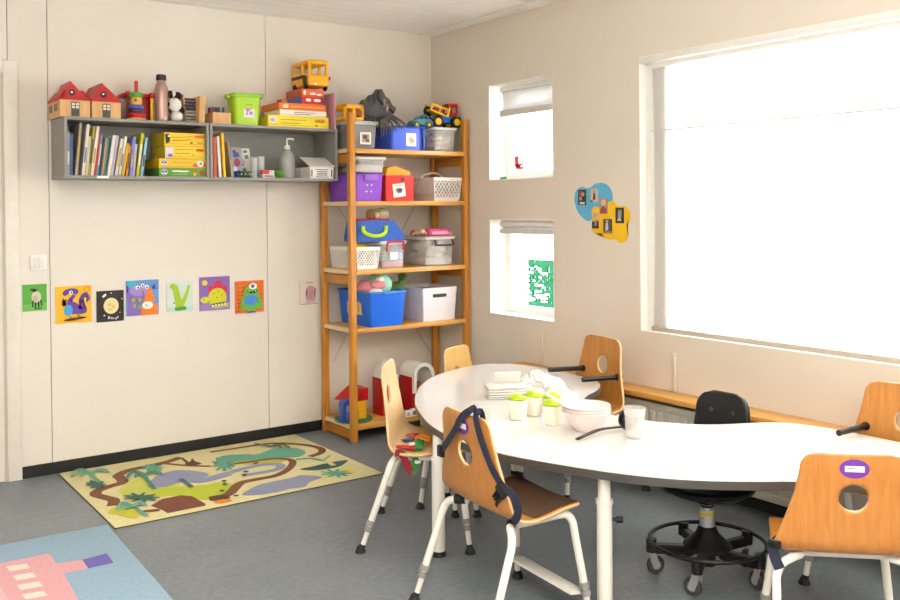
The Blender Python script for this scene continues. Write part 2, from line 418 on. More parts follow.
# ================================================================== pictures and stickers on the walls
def art(label, u0, v0, u1, v1, ground, layers, cat='picture', name='wall_picture', group='pictures on the panelled wall', th=.006, edge=None, tilt=0.):
    """thin board on the back wall; layers are (material, outline) in 0..1 with y down"""
    a, b_ = at(u0, v0, 1, -th), at(u1, v1, 1, -th); x0, x1, z1, z0 = a.x, b_.x, a.z, b_.z
    cx, cz = (x0+x1)/2, (z0+z1)/2
    m = MB(); R_ = Matrix.Translation((cx, 0, cz)) @ Matrix.Rotation(tilt, 4, 'Y') @ Matrix.Translation((-cx, 0, -cz))
    m.box(x0, x1, -th, -.0006, z0, z1, ground, M=R_)
    y = -th
    for k, (mt, poly) in enumerate(layers):
        y -= .00035
        m.ngon([(x0+px*(x1-x0), y, z1-py*(z1-z0)) for px, py in poly], mt, M=R_)
    return one(m, name, label, cat, group)
def S(pts, w, n=6): a, b = stroke(pts, w, n); return a+b[::-1]
def Mt(h): return mat(h, .55)
PUR, PURD = Mt('#6a3fa0'), Mt('#4a2b78'); BLK = Mt('#1a1715'); WH = Mt('#f4f1ea'); CR = Mt('#ead9a4')
# green sheep card
art('small green picture of a sheep below the light switch', 22.5, 285, 47, 310, Mt('#57a83a'), [
    (Mt('#6fbb4d'), [(0, .75), (1, .7), (1, 1), (0, 1)]), (Mt('#d9cdb4'), ell(.56, .48, .2, .22)), (Mt('#c7b79a'), ell(.52, .55, .13, .12)),
    (BLK, S([(.42, .62), (.40, .86)], .06)), (BLK, S([(.52, .68), (.52, .90)], .06)), (BLK, S([(.64, .66), (.66, .88)], .06)), (BLK, S([(.74, .6), (.78, .82)], .05)),
    (BLK, ell(.47, .22, .09, .06, .5)), (BLK, S([(.3, .16), (.45, .24), (.6, .2)], .05)), (BLK, S([(.48, .93), (.80, .90)], .035))])
# purple long-tailed creature on yellow
art('yellow picture of a purple creature with a curled tail', 55.5, 287, 92, 321.5, Mt('#efb81c'), [
    (Mt('#e59a1a'), ell(.86, .1, .09, .09)), (Mt('#efb81c'), ell(.86, .1, .045, .045)), (PUR, ell(.41, .17, .22, .11, -.1)), (Mt('#efb81c'), ell(.40, .255, .14, .05, -.15)),
    (WH, ell(.42, .17, .055, .05)), (BLK, ell(.43, .17, .025, .025)), (PUR, S([(.52, .24), (.34, .44), (.52, .48)], (.09, .1))), (PUR, ell(.48, .6, .2, .16, .2)),
    (PUR, S([(.5, .68), (.8, .68), (.68, .42), (.82, .22), (.92, .36), (.84, .45)], (.15, .04))), (Mt('#3fa4dc'), ell(.34, .65, .12, .15)), (BLK, S([(.2, .32), (.18, .5), (.28, .5), (.22, .4), (.3, .36)], .025)),
    (Mt('#d67a28'), S([(.38, .8), (.42, .88)], .05)), (Mt('#d67a28'), S([(.6, .78), (.68, .86)], .05)), (Mt('#6b4a1e'), ell(.52, .89, .32, .04, -.08)), (BLK, ell(.4, .91, .16, .02)), (BLK, ell(.72, .87, .12, .02))])
# black moon card
a, b_ = at(97, 292, 1, -.006), at(124, 320, 1, -.006)
art('black picture of a pale full moon in a starry sky', 96.5, 291.5, 124, 320.5, Mt('#26211d'), [
    (Mt('#ead9a0'), ell(.53, .49, .28, .26)), (Mt('#d9c486'), ell(.47, .45, .09, .05)), (Mt('#d9c486'), ell(.62, .52, .07, .06)), (Mt('#d9c486'), ell(.5, .6, .08, .04)),
    (WH, ell(.28, .15, .09, .04, -.6)), (WH, ell(.53, .08, .025, .02)), (WH, ell(.93, .28, .025, .02)), (WH, ell(.27, .79, .03, .025)), (WH, ell(.85, .72, .018, .015)),
    (WH, S([(.42, .92), (.42, .84), (.47, .85), (.46, .88), (.44, .88)], .025)), (WH, S([(.50, .92), (.54, .87), (.56, .92)], .025)), (WH, S([(.60, .92), (.60, .88), (.64, .92)], .022)), (WH, S([(.68, .92), (.71, .87), (.70, .95)], .025)), (WH, S([(.77, .83), (.76, .9)], .03))])
# blue and orange monster family
art('blue and purple picture of an orange pointed-hat figure', 126, 281, 159, 314, Mt('#5f96d8'), [
    (Mt('#8a6cc0'), [(0, .2), (.3, .22), (.55, .3), (.6, 1), (.05, 1)]), (Mt('#49b1d6'), [(0, 0), (.3, 0), (.3, .18), (.12, .22)]), (Mt('#a58bd6'), ell(.4, .3, .3, .14)),
    (WH, ell(.35, .2, .07, .06)), (WH, ell(.5, .15, .06, .055)), (WH, ell(.63, .2, .06, .06)), (BLK, ell(.36, .21, .03, .03)), (BLK, ell(.5, .16, .026, .026)), (BLK, ell(.63, .21, .026, .026)),
    (Mt('#3c4fb0'), S([(.78, .22), (.88, .14), (.82, .26), (.94, .24)], .04)), (Mt('#f07f1c'), [(.5, .62), (.68, .22), (.76, .22), (.9, .64)]), (Mt('#f07f1c'), [(.42, 1), (.46, .8), (.95, .68), (.96, 1)]),
    (WH, ell(.64, .72, .17, .11)), (Mt('#f2dcc0'), ell(.64, .73, .08, .05)), (BLK, ell(.6, .71, .015, .02)), (Mt('#9db33a'), ell(.21, .55, .07, .06)), (Mt('#9db33a'), ell(.24, .72, .05, .05)),
    (Mt('#7fa53a'), ell(.4, .56, .06, .07)), (Mt('#7fa53a'), ell(.4, .76, .05, .07)), (Mt('#b06a6a'), ell(.5, .35, .04, .06)), (BLK, [(.005, .16), (.045, .15), (.045, .33), (.01, .33)])])
# long green neck card
art('pale picture of a green long-necked dinosaur shaped like a V', 166.5, 282.5, 193, 310, Mt('#d3dfd8'), [
    (Mt('#b9dcd4'), [(0, .86), (1, .84), (1, 1), (0, 1)]), (Mt('#a9c81e'), S([(.3, .12), (.38, .4), (.48, .86)], (.2, .26))), (Mt('#a9c81e'), ell(.24, .14, .13, .09)), (Mt('#a9c81e'), S([(.52, .88), (.72, .5), (.86, .12)], (.2, .09))),
    (Mt('#a9c81e'), S([(.3, .92), (.6, .93)], .14)), (Mt('#3f9a4a'), [(.3, .88), (.74, .86), (.74, .97), (.32, .97)]), (BLK, ell(.27, .72, .025, .03)), (Mt('#2b7a3c'), S([(.4, .88), (.7, .86)], .02))])
# yellow plated dinosaur
art('purple picture of a yellow dinosaur with red back plates', 199.5, 277.5, 230, 309, Mt('#8a62b4'), [
    (Mt('#9c7ac4'), [(0, .8), (1, .78), (1, 1), (0, 1)]), (Mt('#f3cf1e'), ell(.17, .17, .09, .08)), (Mt('#d51f38'), ell(.36, .36, .09, .1)), (Mt('#d51f38'), [(.44, .34), (.5, .16), (.62, .1), (.74, .2), (.74, .36)]), (Mt('#d51f38'), ell(.82, .38, .09, .1)),
    (Mt('#d4d41c'), ell(.58, .64, .31, .3)), (Mt('#d4d41c'), ell(.17, .68, .15, .1)), (Mt('#c4c41c'), S([(.4, .88), (.95, .86)], .1)), (Mt('#5b4a1c'), S([(.36, .84), (.84, .80)], .07)),
    *[(WH, ell(.42+.1*k, .86-.008*k, .035, .03)) for k in range(5)], *[(Mt('#6a5a14'), ell(px, py, .018, .018)) for px, py in ((.45, .5), (.6, .45), (.72, .55), (.55, .62), (.3, .72), (.12, .66))]])
# green one-eyed monster
art('orange brick-patterned picture of a green one-eyed monster', 235, 281.5, 264, 311.5, Mt('#ec7a1e'), [
    *[(Mt('#c95212'), [(0, .08+.12*k), (1, .07+.12*k), (1, .085+.12*k), (0, .1+.12*k)]) for k in range(8)], *[(Mt('#d9641a'), [(.08+.2*(k % 5), .1+.12*(k//5)), (.1+.2*(k % 5), .1+.12*(k//5)), (.1+.2*(k % 5), .2+.12*(k//5)), (.08+.2*(k % 5), .2+.12*(k//5))]) for k in range(35)],
    (Mt('#6db437'), ell(.52, .38, .27, .22)), (Mt('#6db437'), ell(.52, .66, .32, .3)), (Mt('#6db437'), S([(.24, .5), (.2, .9)], .12)), (Mt('#6db437'), S([(.8, .5), (.86, .88)], .12)),
    (WH, ell(.58, .17, .14, .1)), (Mt('#5a7ab8'), ell(.57, .17, .06, .06)), (BLK, ell(.57, .17, .03, .03)), (BLK, [(.36, .3), (.56, .34), (.76, .28), (.68, .38), (.46, .39)]), (WH, [(.42, .31), (.47, .325), (.45, .36)]), (WH, [(.64, .32), (.7, .30), (.67, .35)]),
    (Mt('#3f86cf'), ell(.5, .6, .24, .17)), (Mt('#7a4a8a'), S([(.35, .97), (.65, .97)], .05))])
# pale pink drawing
art('faded white card with a pink drawing, half behind the pine shelf unit', 299.5, 281, 320, 303.5, Mt('#e5d8cf'), [
    (Mt('#c99a9e'), [(.3, .34), (.45, .22), (.62, .22), (.82, .36), (.72, .44), (.68, .38), (.72, .84), (.56, .84), (.53, .6), (.48, .84), (.34, .84), (.4, .4), (.34, .46)]), (Mt('#b58488'), S([(.32, .1), (.68, .1)], .04)), (Mt('#8d7472'), S([(.3, .9), (.72, .89)], .03)), (Mt('#8d7472'), S([(.04, .98), (.9, .98)], .02))], cat='picture', name='pinned_picture')

# cloud stickers and photographs on the window wall
def rpoly(label, pts, m_, depth, name, cat, group=None):
    m = MB(); q = [at(u, v, 0, -depth) for u, v in pts]
    b = bmesh.new(); A = [b.verts.new((-.0005, p.y, p.z)) for p in q]; B = [b.verts.new((-depth, p.y, p.z)) for p in q]; n = len(q)
    b.faces.new(A); b.faces.new(B[::-1])
    for k in range(n): b.faces.new((A[k], A[(k+1) % n], B[(k+1) % n], B[k]))
    bmesh.ops.triangulate(b, faces=[f_ for f_ in b.faces if len(f_.verts) > 4]); m._merge(b, m_)
    return one(m, name, label, cat, group)
def cl(pts): return [(565+x/8, 175+y/8) for x, y in pts]
blob = lambda pts: [(p.x, p.y) for p in spline([(x, y, 0) for x, y in pts], 6, True)]
rpoly('sky blue cloud-shaped sticker on the wall between the windows', cl(blob([(75, 200), (85, 130), (130, 95), (190, 105), (235, 75), (290, 62), (345, 85), (380, 150), (370, 230), (300, 260), (225, 290), (215, 350), (180, 370), (120, 320), (92, 270)])), mat('#5fb2d6', .6), .0015, 'cloud_sticker', 'sticker', 'cloud stickers between the windows')
rpoly('yellow cloud-shaped sticker overlapping the lower right of the blue one', cl(blob([(215, 280), (250, 250), (300, 290), (335, 270), (345, 225), (385, 208), (425, 250), (480, 250), (520, 300), (518, 370), (490, 410), (508, 470), (480, 530), (440, 542), (400, 510), (360, 518), (310, 500), (290, 465), (240, 470), (212, 420), (235, 360), (215, 320)])), mat('#f2c012', .6), .0028, 'cloud_sticker', 'sticker', 'cloud stickers between the windows')
def photo(x0, y0, x1, y1, cols, label, dep):
    m = MB(); a = at(565+x0/8, 175+y0/8, 0, -dep); b_ = at(565+x1/8, 175+y1/8, 0, -dep)
    m.box(-dep, -.0005, b_.y, a.y, b_.z, a.z, cols[0])
    W_, H_ = b_.y-a.y, a.z-b_.z; xx = -dep
    for c_, poly in cols[1:]:
        xx -= .0003; m.ngon([(xx, a.y+px*W_, a.z-py*H_) for px, py in poly], c_)
    one(m, 'photograph', label, 'photograph', 'photographs on the cloud stickers')
SK = Mt('#c79a78'); DK = Mt('#3a2f30')
sq = lambda a, b, c, d: [(a, b), (c, b), (c, d), (a, d)]
photo(105, 118, 168, 240, [DK, (Mt('#8a5a5a'), sq(.1, .08, .45, .4)), (SK, ell(.62, .3, .2, .14)), (Mt('#b09a92'), sq(.15, .45, .5, .7)), (Mt('#d8cfc8'), sq(.2, .8, .85, .95))], 'dark upright photograph at the left of the blue cloud sticker', .004)
photo(205, 112, 262, 216, [Mt('#cdb9a8'), (Mt('#4a3436'), [(.4, .2), (.6, .1), (.7, .8), (.3, .85)]), (SK, ell(.5, .2, .18, .12)), (Mt('#3f5a45'), sq(.0, .86, .3, 1))], 'pale photograph of a dark figure on the blue cloud sticker', .004)
photo(275, 190, 340, 312, [Mt('#b98f74'), (Mt('#d9b698'), ell(.5, .25, .3, .2)), (Mt('#a04c44'), [(.1, .7), (.5, .45), (.9, .7), (.9, .95), (.1, .95)])], 'reddish photograph where the blue and yellow cloud stickers meet', .0055)
photo(215, 300, 272, 428, [Mt('#d7b06a'), (SK, ell(.45, .2, .25, .14)), (Mt('#26303a'), [(.0, .58), (.95, .5), (.98, 1), (.02, 1)]), (Mt('#a98a80'), [(.45, .45), (.75, .4), (.6, .85), (.4, .85)])], 'two-tone photograph at the left edge of the yellow cloud sticker', .0055)
photo(305, 352, 375, 470, [Mt('#4b464c'), (Mt('#cfc7cc'), [(.3, .3), (.55, .2), (.6, .75), (.25, .8)]), (SK, ell(.45, .15, .16, .1)), (Mt('#b07a4a'), sq(.05, .84, .95, 1))], 'grey photograph low in the middle of the yellow cloud sticker', .0055)
photo(403, 262, 470, 386, [Mt('#2c2b30'), (Mt('#7b8896'), sq(.3, .12, .78, .6)), (Mt('#c9b7a8'), [(.2, .85), (.5, .45), (.75, .85)]), (SK, ell(.5, .36, .14, .1))], 'dark framed photograph at the right of the yellow cloud sticker', .0055)

# ================================================================== shelving
GREYB = mat('#8f8d88', .5, var=.02); GREYE = mat('#a3a19b', .45)
def wall_unit(x0, x1, label):
    z0, z1, yf, t_ = 1.567, 1.883, -.287, .016
    t = thing('wall_shelf', label, 'shelf', ((x0+x1)/2, -.14, z0), 'grey shelf units on the panelled wall')
    for nm, q in (('top_panel', (x0, x1, yf, -.001, z1-t_, z1)), ('bottom_panel', (x0, x1, yf, -.001, z0, z0+t_)), ('side_panel', (x0, x0+t_, yf, -.001, z0+t_, z1-t_)), ('side_panel', (x1-t_, x1, yf, -.001, z0+t_, z1-t_)), ('back_panel', (x0+t_, x1-t_, -.008, -.001, z0+t_, z1-t_))):
        m = MB(); m.box(*q, GREYB, .0015, 1); m.build(nm, t)
    return t
WS1 = wall_unit(-2.466, -1.7025, 'left open grey wall shelf unit full of books')
WS2 = wall_unit(-1.6985, -.896, 'right open grey wall shelf unit with the soap bottle in it')
m = MB(); a = at(97, 178, 1, -.288); b_ = at(109, 178, 1, -.288); m.box(a.x, b_.x, -.2885, -.2865, 1.568, 1.582, PAPER); lh = m.build('shelf_label', WS1); lh['label'] = 'white label strip'
ZT = 1.883; ZI = 1.583                                         # tops of the wall unit and of its bottom board

US = thing('shelf_unit', 'tall open pine shelf unit in the corner filled with toy boxes', 'shelf unit', (-.45, -.235, 0))
PX = (-.893, -.855, -.048, -.010)
for a0, a1 in ((PX[0], PX[1]), (PX[2], PX[3])):
    for c0, c1 in ((-.430, -.392), (-.078, -.040)):
        m = MB(); m.box(a0, a1, c0, c1, 0, 1.972, PINE_Z, .003); m.build('post', US)
SZ = [1.761, 1.444, 1.031, .680, .100]; ST = .028
for z in SZ:
    m = MB(); m.box(PX[1]+.001, PX[2]-.001, -.432, -.040, z-ST, z, PINE_X, .003)
    for a0, a1, e in ((PX[0]+.004, PX[1]+.001, PINE_EDGE), (PX[2]-.001, PX[3]-.004, PINE_EDGE)): m.box(a0, a1, -.390, -.080, z-.024, z, e)
    m.build('shelf', US)
for z in (1.0, .068, 1.73):
    for a0 in (PX[0]+.008, PX[2]+.008):
        m = MB(); m.box(a0, a0+.022, -.391, -.079, z-.055, z-.002, PINE_Y, .002); m.build('side_rail', US)
for p, q, yy in (((418, 200), (333, 362), -.036), ((334, 200), (437, 362), -.032)):
    m = MB(); a, b_ = at(*p, 1, yy), at(*q, 1, yy); m.tube([a, b_], .0028, mat('#b8b2aa', .5), 6); o = m.build('brace', US); o['label'] = 'thin metal cross brace'

# ================================================================== rugs
def fpoly(mb, pts, z, m_): mb.ngon([flo(u, v, z) for u, v in pts], m_)
R1 = mat('#d9cf9a', .9, var=.05, scale=60); RT_ = .007
m = MB(); m.box(-2.455, -1.078, -1.076, -.032, 0, RT_, R1, .003); m.box(-2.459, -1.074, -1.080, -.028, 0, .004, mat('#5b5136', .9))
cA = lambda x, y: (60+x/5.294, 430+y/5.294); cB = lambda x, y: (210+x/5, 430+y/5)
zz = [RT_]
def lay(pts, h, f_=cA, sm=True):
    zz[0] += .00008
    q = [(p.x, p.y) for p in spline([(x, y, 0) for x, y in pts], 5, True)] if sm else pts
    fpoly(m, [f_(x, y) for x, y in q], zz[0], mat(h, .9, var=.06, scale=70))
def path(pts, w, h, f_=cA):
    zz[0] += .00008
    pp = [Vector((p.x, p.y)) for p in spline([(flo(*f_(x, y)).x, flo(*f_(x, y)).y, 0) for x, y in pts], 6)]
    a, b_ = [], []
    N = len(pp)
    for i, q in enumerate(pp):
        d = (pp[min(i+1, N-1)]-pp[max(i-1, 0)]).normalized(); nn = Vector((-d.y, d.x)); ww = (w[0]+(w[1]-w[0])*i/(N-1) if isinstance(w, tuple) else w)/2
        a.append(q+nn*ww); b_.append(q-nn*ww)
    mm = mat(h, .9, var=.06, scale=70)
    for i in range(N-1): m.ngon([(a[i].x, a[i].y, zz[0]), (b_[i].x, b_[i].y, zz[0]), (b_[i+1].x, b_[i+1].y, zz[0]), (a[i+1].x, a[i+1].y, zz[0])], mm)
LGN, TEAL, LAV, BRN, DGN = '#b9c136', '#5f9f86', '#8f93ac', '#7d4f33', '#3f6a5c'
lay([(330, 300), (440, 250), (520, 290), (640, 270), (560, 350), (420, 350), (320, 340)], '#c3c65a')
lay([(500, 345), (520, 310), (640, 300), (760, 290), (890, 285), (860, 345), (760, 370), (600, 350)], LGN)
lay([(250, 440), (300, 405), (420, 420), (400, 470), (300, 450)], '#c9c23c')
lay([(60, 160), (140, 145), (330, 120), (380, 150), (300, 175), (150, 170)], '#b9b54a', cB)
lay([(0, 270), (90, 265), (130, 290), (90, 330), (0, 340)], LGN, cB)
lay([(640, 195), (700, 190), (720, 205), (660, 215)], '#c9bd4a', cB)
lay([(30, 160), (60, 130), (180, 120), (240, 120), (330, 90), (430, 90), (478, 110), (440, 135), (330, 140), (200, 150), (80, 165)], TEAL, cB)
lay([(470, 300), (500, 250), (600, 215), (700, 215), (790, 235), (720, 270), (640, 275), (560, 300)], LAV)
path([(0, 248), (90, 222), (190, 195), (270, 180), (345, 180), (345, 200), (270, 218), (160, 235)], (.055, .05), LAV, cB)
path([(690, 270), (760, 275), (900, 240)], (.09, .06), LAV)
lay([(160, 325), (200, 295), (260, 270), (400, 240), (460, 225), (560, 235), (500, 260), (470, 285), (400, 295), (330, 312), (240, 325)], LAV, cB)
path([(278, 410), (285, 380), (235, 365), (190, 350), (200, 330), (260, 308), (330, 285), (320, 262), (308, 248), (360, 222), (460, 200), (560, 178), (640, 152)], .055, BRN)
path([(560, 185), (660, 195), (800, 200)], .028, BRN)
path([(0, 118), (150, 95), (290, 75), (400, 75), (500, 85), (555, 100), (555, 120), (500, 140)], (.03, .045), BRN, cB)
path([(100, 180), (200, 165), (330, 150), (410, 160), (395, 200), (330, 235), (230, 255), (150, 275), (90, 330), (0, 350)], (.03, .06), BRN, cB)
lay([(480, 400), (540, 365), (640, 345), (700, 350), (770, 390), (770, 400), (570, 440), (545, 425)], '#7a4630', sm=False)
lay([(440, 425), (520, 418), (520, 430), (430, 436)], BRN)
lay([(790, 360), (830, 345), (880, 345), (900, 360), (850, 372), (800, 375)], '#5d3a28')
lay([(40, 350), (90, 345), (110, 355), (60, 368), (20, 364)], '#d98a2e', cB)
lay([(660, 180), (690, 165), (700, 150), (715, 165), (750, 178), (700, 188)], '#5d3a28')
lay([(640, 150), (655, 150), (680, 170), (668, 175)], '#5d3a28')
lay([(450, 195), (520, 180), (600, 162), (680, 150), (685, 158), (640, 185), (540, 200), (480, 200)], '#3f5f58', cB)
path([(510, 155), (580, 165), (620, 185)], .03, '#cfc77a', cB); path([(560, 165), (600, 135)], .02, '#8fb79a', cB); path([(430, 155), (500, 150), (560, 160)], .03, TEAL, cB)
for px, py, sx, sy, f_ in ((630, 225, 80, 22, cB), (75, 180, 60, 18, cB), (860, 190, 60, 40, cA), (490, 210, 60, 20, cA), (190, 300, 55, 24, cA), (430, 370, 100, 26, cA)):
    for k in range(9):
        an = 2*PI*k/9; col = DGN if f_ is cA and px < 460 else ('#4a7a68' if px < 100 else TEAL)
        c0 = (px, py); e0 = (px+sx*math.cos(an), py+sy*math.sin(an)); mid = (px+.5*sx*math.cos(an)+5*math.sin(an), py+.5*sy*math.sin(an))
        path([c0, mid, e0], (.035, .012), col, f_)
for (px, py), (ex, ey), col in (((445, 255), (500, 325), '#4f8a70'), ((160, 245), (210, 290), '#7fb08a'), ((640, 270), (700, 315), '#3f6a6a'), ((400, 430), (460, 470), '#6a9a8a')): path([(px, py), (ex, ey)], .022, col)
for (px, py), L_, col in (((445, 255), 95, '#4f8a70'), ((160, 245), 100, '#6fa888'), ((380, 425), 80, '#6fae9a')):
    for k in (-1, -.5, .4, 1, .75): path([(px, py), (px+k*L_*.6, py-(8+18*abs(k))), (px+k*L_, py-10+14*abs(k)-(10 if k > 0 else -14))], (.04, .012), col)
for k in (-1, 1, .5): path([(310, 95), (310+k*50, 85), (310+k*90, 78 if k < 0 else 100)], (.035, .012), '#5a7a5a', cB)
for px, py in ((180, 208), (172, 225), (70, 255), (75, 272), (60, 303), (130, 328), (230, 165)): lay([(px-15, py), (px, py-5), (px+15, py-2), (px, py+4)], '#4a3a2c', cB)
one(m, 'play_rug', 'yellow-green jungle play rug with brown paths along the panelled wall', 'rug')

m = MB(); R2 = mat('#94b0c2', .95, var=.10, scale=90, bump=.3)
m.box(-1.88, 0, -2.05, 0, 0, .010, R2, .004, M=Matrix.Translation((-2.474, -1.020, 0)) @ Matrix.Rotation(-.032, 4, 'Z'))
PK, WHT, VIO = mat('#dba3a8', .95, var=.08, scale=90), mat('#e3d6c8', .95, var=.06, scale=90), mat('#6a64a8', .95, var=.05, scale=90)
cR = lambda x, y: (x/6.923, 520+y/6.923)
z2 = .0102
p = [cR(*q) for q in ((-260, 360), (0, 300), (340, 232), (390, 302), (565, 275), (610, 335), (440, 370), (560, 580), (620, 690), (300, 760), (-400, 900))]
fpoly(m, p, z2, PK)
for q in (((570, 275), (738, 230), (785, 295), (612, 335)),): fpoly(m, [cR(*a) for a in q], z2+.0002, VIO)
for (x0, y0, x1, y1) in ((40, 322, 180, 300), (85, 385, 225, 362), (115, 450, 270, 425), (150, 515, 300, 490), (190, 590, 345, 562)):
    fpoly(m, [cR(*a) for a in ((x0, y0), (x1, y1), (x1+30, y1+32), (x0+30, y0+34))], z2+.0002, WHT)
fpoly(m, [cR(*a) for a in ((-400, 470), (-10, 440), (40, 520), (90, 600), (-300, 700))], z2+.0002, mat('#e0b3b4', .95, var=.06, scale=90))
one(m, 'play_rug', 'blue rug with a pink castle tower at the lower left of the floor', 'rug')

# ================================================================== the big kidney table
ZTB = .515
OUT = [(-1.305, -1.734), (-1.218, -1.605), (-1.082, -1.436), (-0.929, -1.295), (-0.806, -1.212), (-0.664, -1.15), (-0.515, -1.112), (-0.4, -1.118), (-0.312, -1.19), (-0.268, -1.298), (-0.253, -1.441), (-0.249, -1.56), (-0.255, -1.711), (-0.279, -1.836), (-0.34, -1.943), (-0.449, -2.027), (-0.562, -2.082), (-0.659, -2.158), (-0.735, -2.255), (-0.767, -2.35), (-0.775, -2.442), (-0.766, -2.531), (-0.741, -2.608), (-0.695, -2.695), (-0.629, -2.779), (-0.553, -2.837), (-0.461, -2.885), (-0.378, -2.934), (-0.316, -2.996), (-0.28, -3.106), (-0.264, -3.218), (-0.263, -3.31), (-0.266, -3.45), (-0.280, -3.6), (-0.312, -3.71), (-0.4, -3.782), (-0.515, -3.788), (-0.664, -3.75), (-0.8, -3.66), (-0.9, -3.55), (-0.986, -3.472), (-1.055, -3.42), (-1.131, -3.362), (-1.201, -3.3), (-1.265, -3.231), (-1.321, -3.153), (-1.371, -3.067), (-1.415, -2.971), (-1.456, -2.867), (-1.494, -2.76), (-1.524, -2.655), (-1.539, -2.564), (-1.543, -2.466), (-1.536, -2.359), (-1.518, -2.251), (-1.481, -2.111), (-1.421, -1.963), (-1.337, -1.79)]
outl = [(p.x, p.y) for p in spline([(x, y, 0) for x, y in OUT], 3, True)]
T = thing('activity_table', 'large white kidney-shaped table on white round legs', 'table', (-1.0, -2.45, 0))
m = MB(); m.prism(outl, ZTB-.004, ZTB, mat('#e2dfda', .14, spec=.5, coat=.15), bev=.001); m.build('tabletop', T)
def inset(poly, d):
    n = len(poly); o = []
    for i in range(n):
        a, b_, c_ = Vector(poly[i-1]), Vector(poly[i]), Vector(poly[(i+1) % n]); t_ = (c_-a).normalized(); nn = Vector((-t_.y, t_.x)); o.append((b_.x+nn.x*d, b_.y+nn.y*d))
    return o
area = sum(outl[i-1][0]*outl[i][1]-outl[i][0]*outl[i-1][1] for i in range(len(outl)))/2
sgn = 1 if area > 0 else -1
m = MB(); m.prism(outl, ZTB-.032, ZTB-.0041, mat('#484644', .5)); o = m.build('edge_band', T); o['label'] = 'grey edge of the tabletop'
for x, y in ((-1.494, -2.186), (-1.352, -2.975), (-.52, -1.50), (-.50, -3.735)):
    m = MB(); m.cyl((x, y, .022), (x, y, .385), .0265, WHITE_METAL, 24); m.cyl((x, y, .385), (x, y, .400), .0295, WHITE_METAL, 24); m.cyl((x, y, .400), (x, y, ZTB-.032), .0215, WHITE_METAL, 24); lg = m.build('leg', T)
    m = MB(); m.cyl((x, y, 0), (x, y, .022), .028, BLACK_RUB, 20); m.build('leg_foot', lg)
    m = MB(); d = Vector((.80, -.6, 0)); c0 = Vector((x, y, .33)); m.cyl(c0+d*.026, c0+d*.050, .006, BLACK, 10); m.box(-.012, .012, -.004, .004, -.012, .012, BLACK, .003, M=Matrix.Translation(c0+d*.052) @ Matrix.Rotation(-.6, 4, 'Z')); m.build('leg_knob', lg)

# ================================================================== chairs (forward = +x, built at the origin)
PROF = [(-.165, .708), (-.166, .66), (-.160, .60), (-.150, .52), (-.141, .455), (-.133, .420), (-.114, .395), (-.078, .384), (-.03, .379), (.03, .377), (.10, .380), (.155, .384), (.185, .381), (.200, .373)]
PP = spline([(x, 0, z) for x, z in PROF], 12)
SL = [0.]
for a, b_ in zip(PP, PP[1:]): SL.append(SL[-1]+(b_-a).length)
STOT = SL[-1]
def prof_at(s):
    s = min(max(s, 0), STOT)
    for i in range(len(SL)-1):
        if SL[i+1] >= s:
            t = (s-SL[i])/max(1e-9, SL[i+1]-SL[i]); p = PP[i].lerp(PP[i+1], t); d = (PP[i+1]-PP[i]).normalized(); return p, d
    return PP[-1].copy(), (PP[-1]-PP[-2]).normalized()
def halfw(s):
    K = [(0, .148), (.06, .155), (.13, .168), (.20, .190), (.27, .215), (.32, .230), (.37, .226), (.45, .210), (.55, .196), (STOT, .186)]
    for (a, wa), (b_, wb) in zip(K, K[1:]):
        if s <= b_: h = wa+(wb-wa)*(s-a)/(b_-a); break
    else: h = K[-1][1]
    for e, r in ((s, .044), (STOT-s, .05)):
        if e < r: h -= r-math.sqrt(max(0, r*r-(r-e)**2))
    return h
def shell_pt(s, y):
    p, d = prof_at(s); n = Vector((-d.z, 0, d.x))                       # n points to the sitter's side / up
    if n.x < 0 and s < STOT*.4: n = -n
    if n.z < 0 and s > STOT*.6: n = -n
    bl = max(0, 1-s/.30); bl2 = max(0, (s-.42)/(STOT-.42))
    return p+Vector((0, y, 0))+Vector((1, 0, 0))*(.55*y*y*min(1, bl*1.6)+.35*y*y*(1-bl)*(1-bl2))+Vector((0, 0, 1))*(.25*y*y*min(1, bl2*2)), n
HOLE_S, HOLE_R = [.135], .043
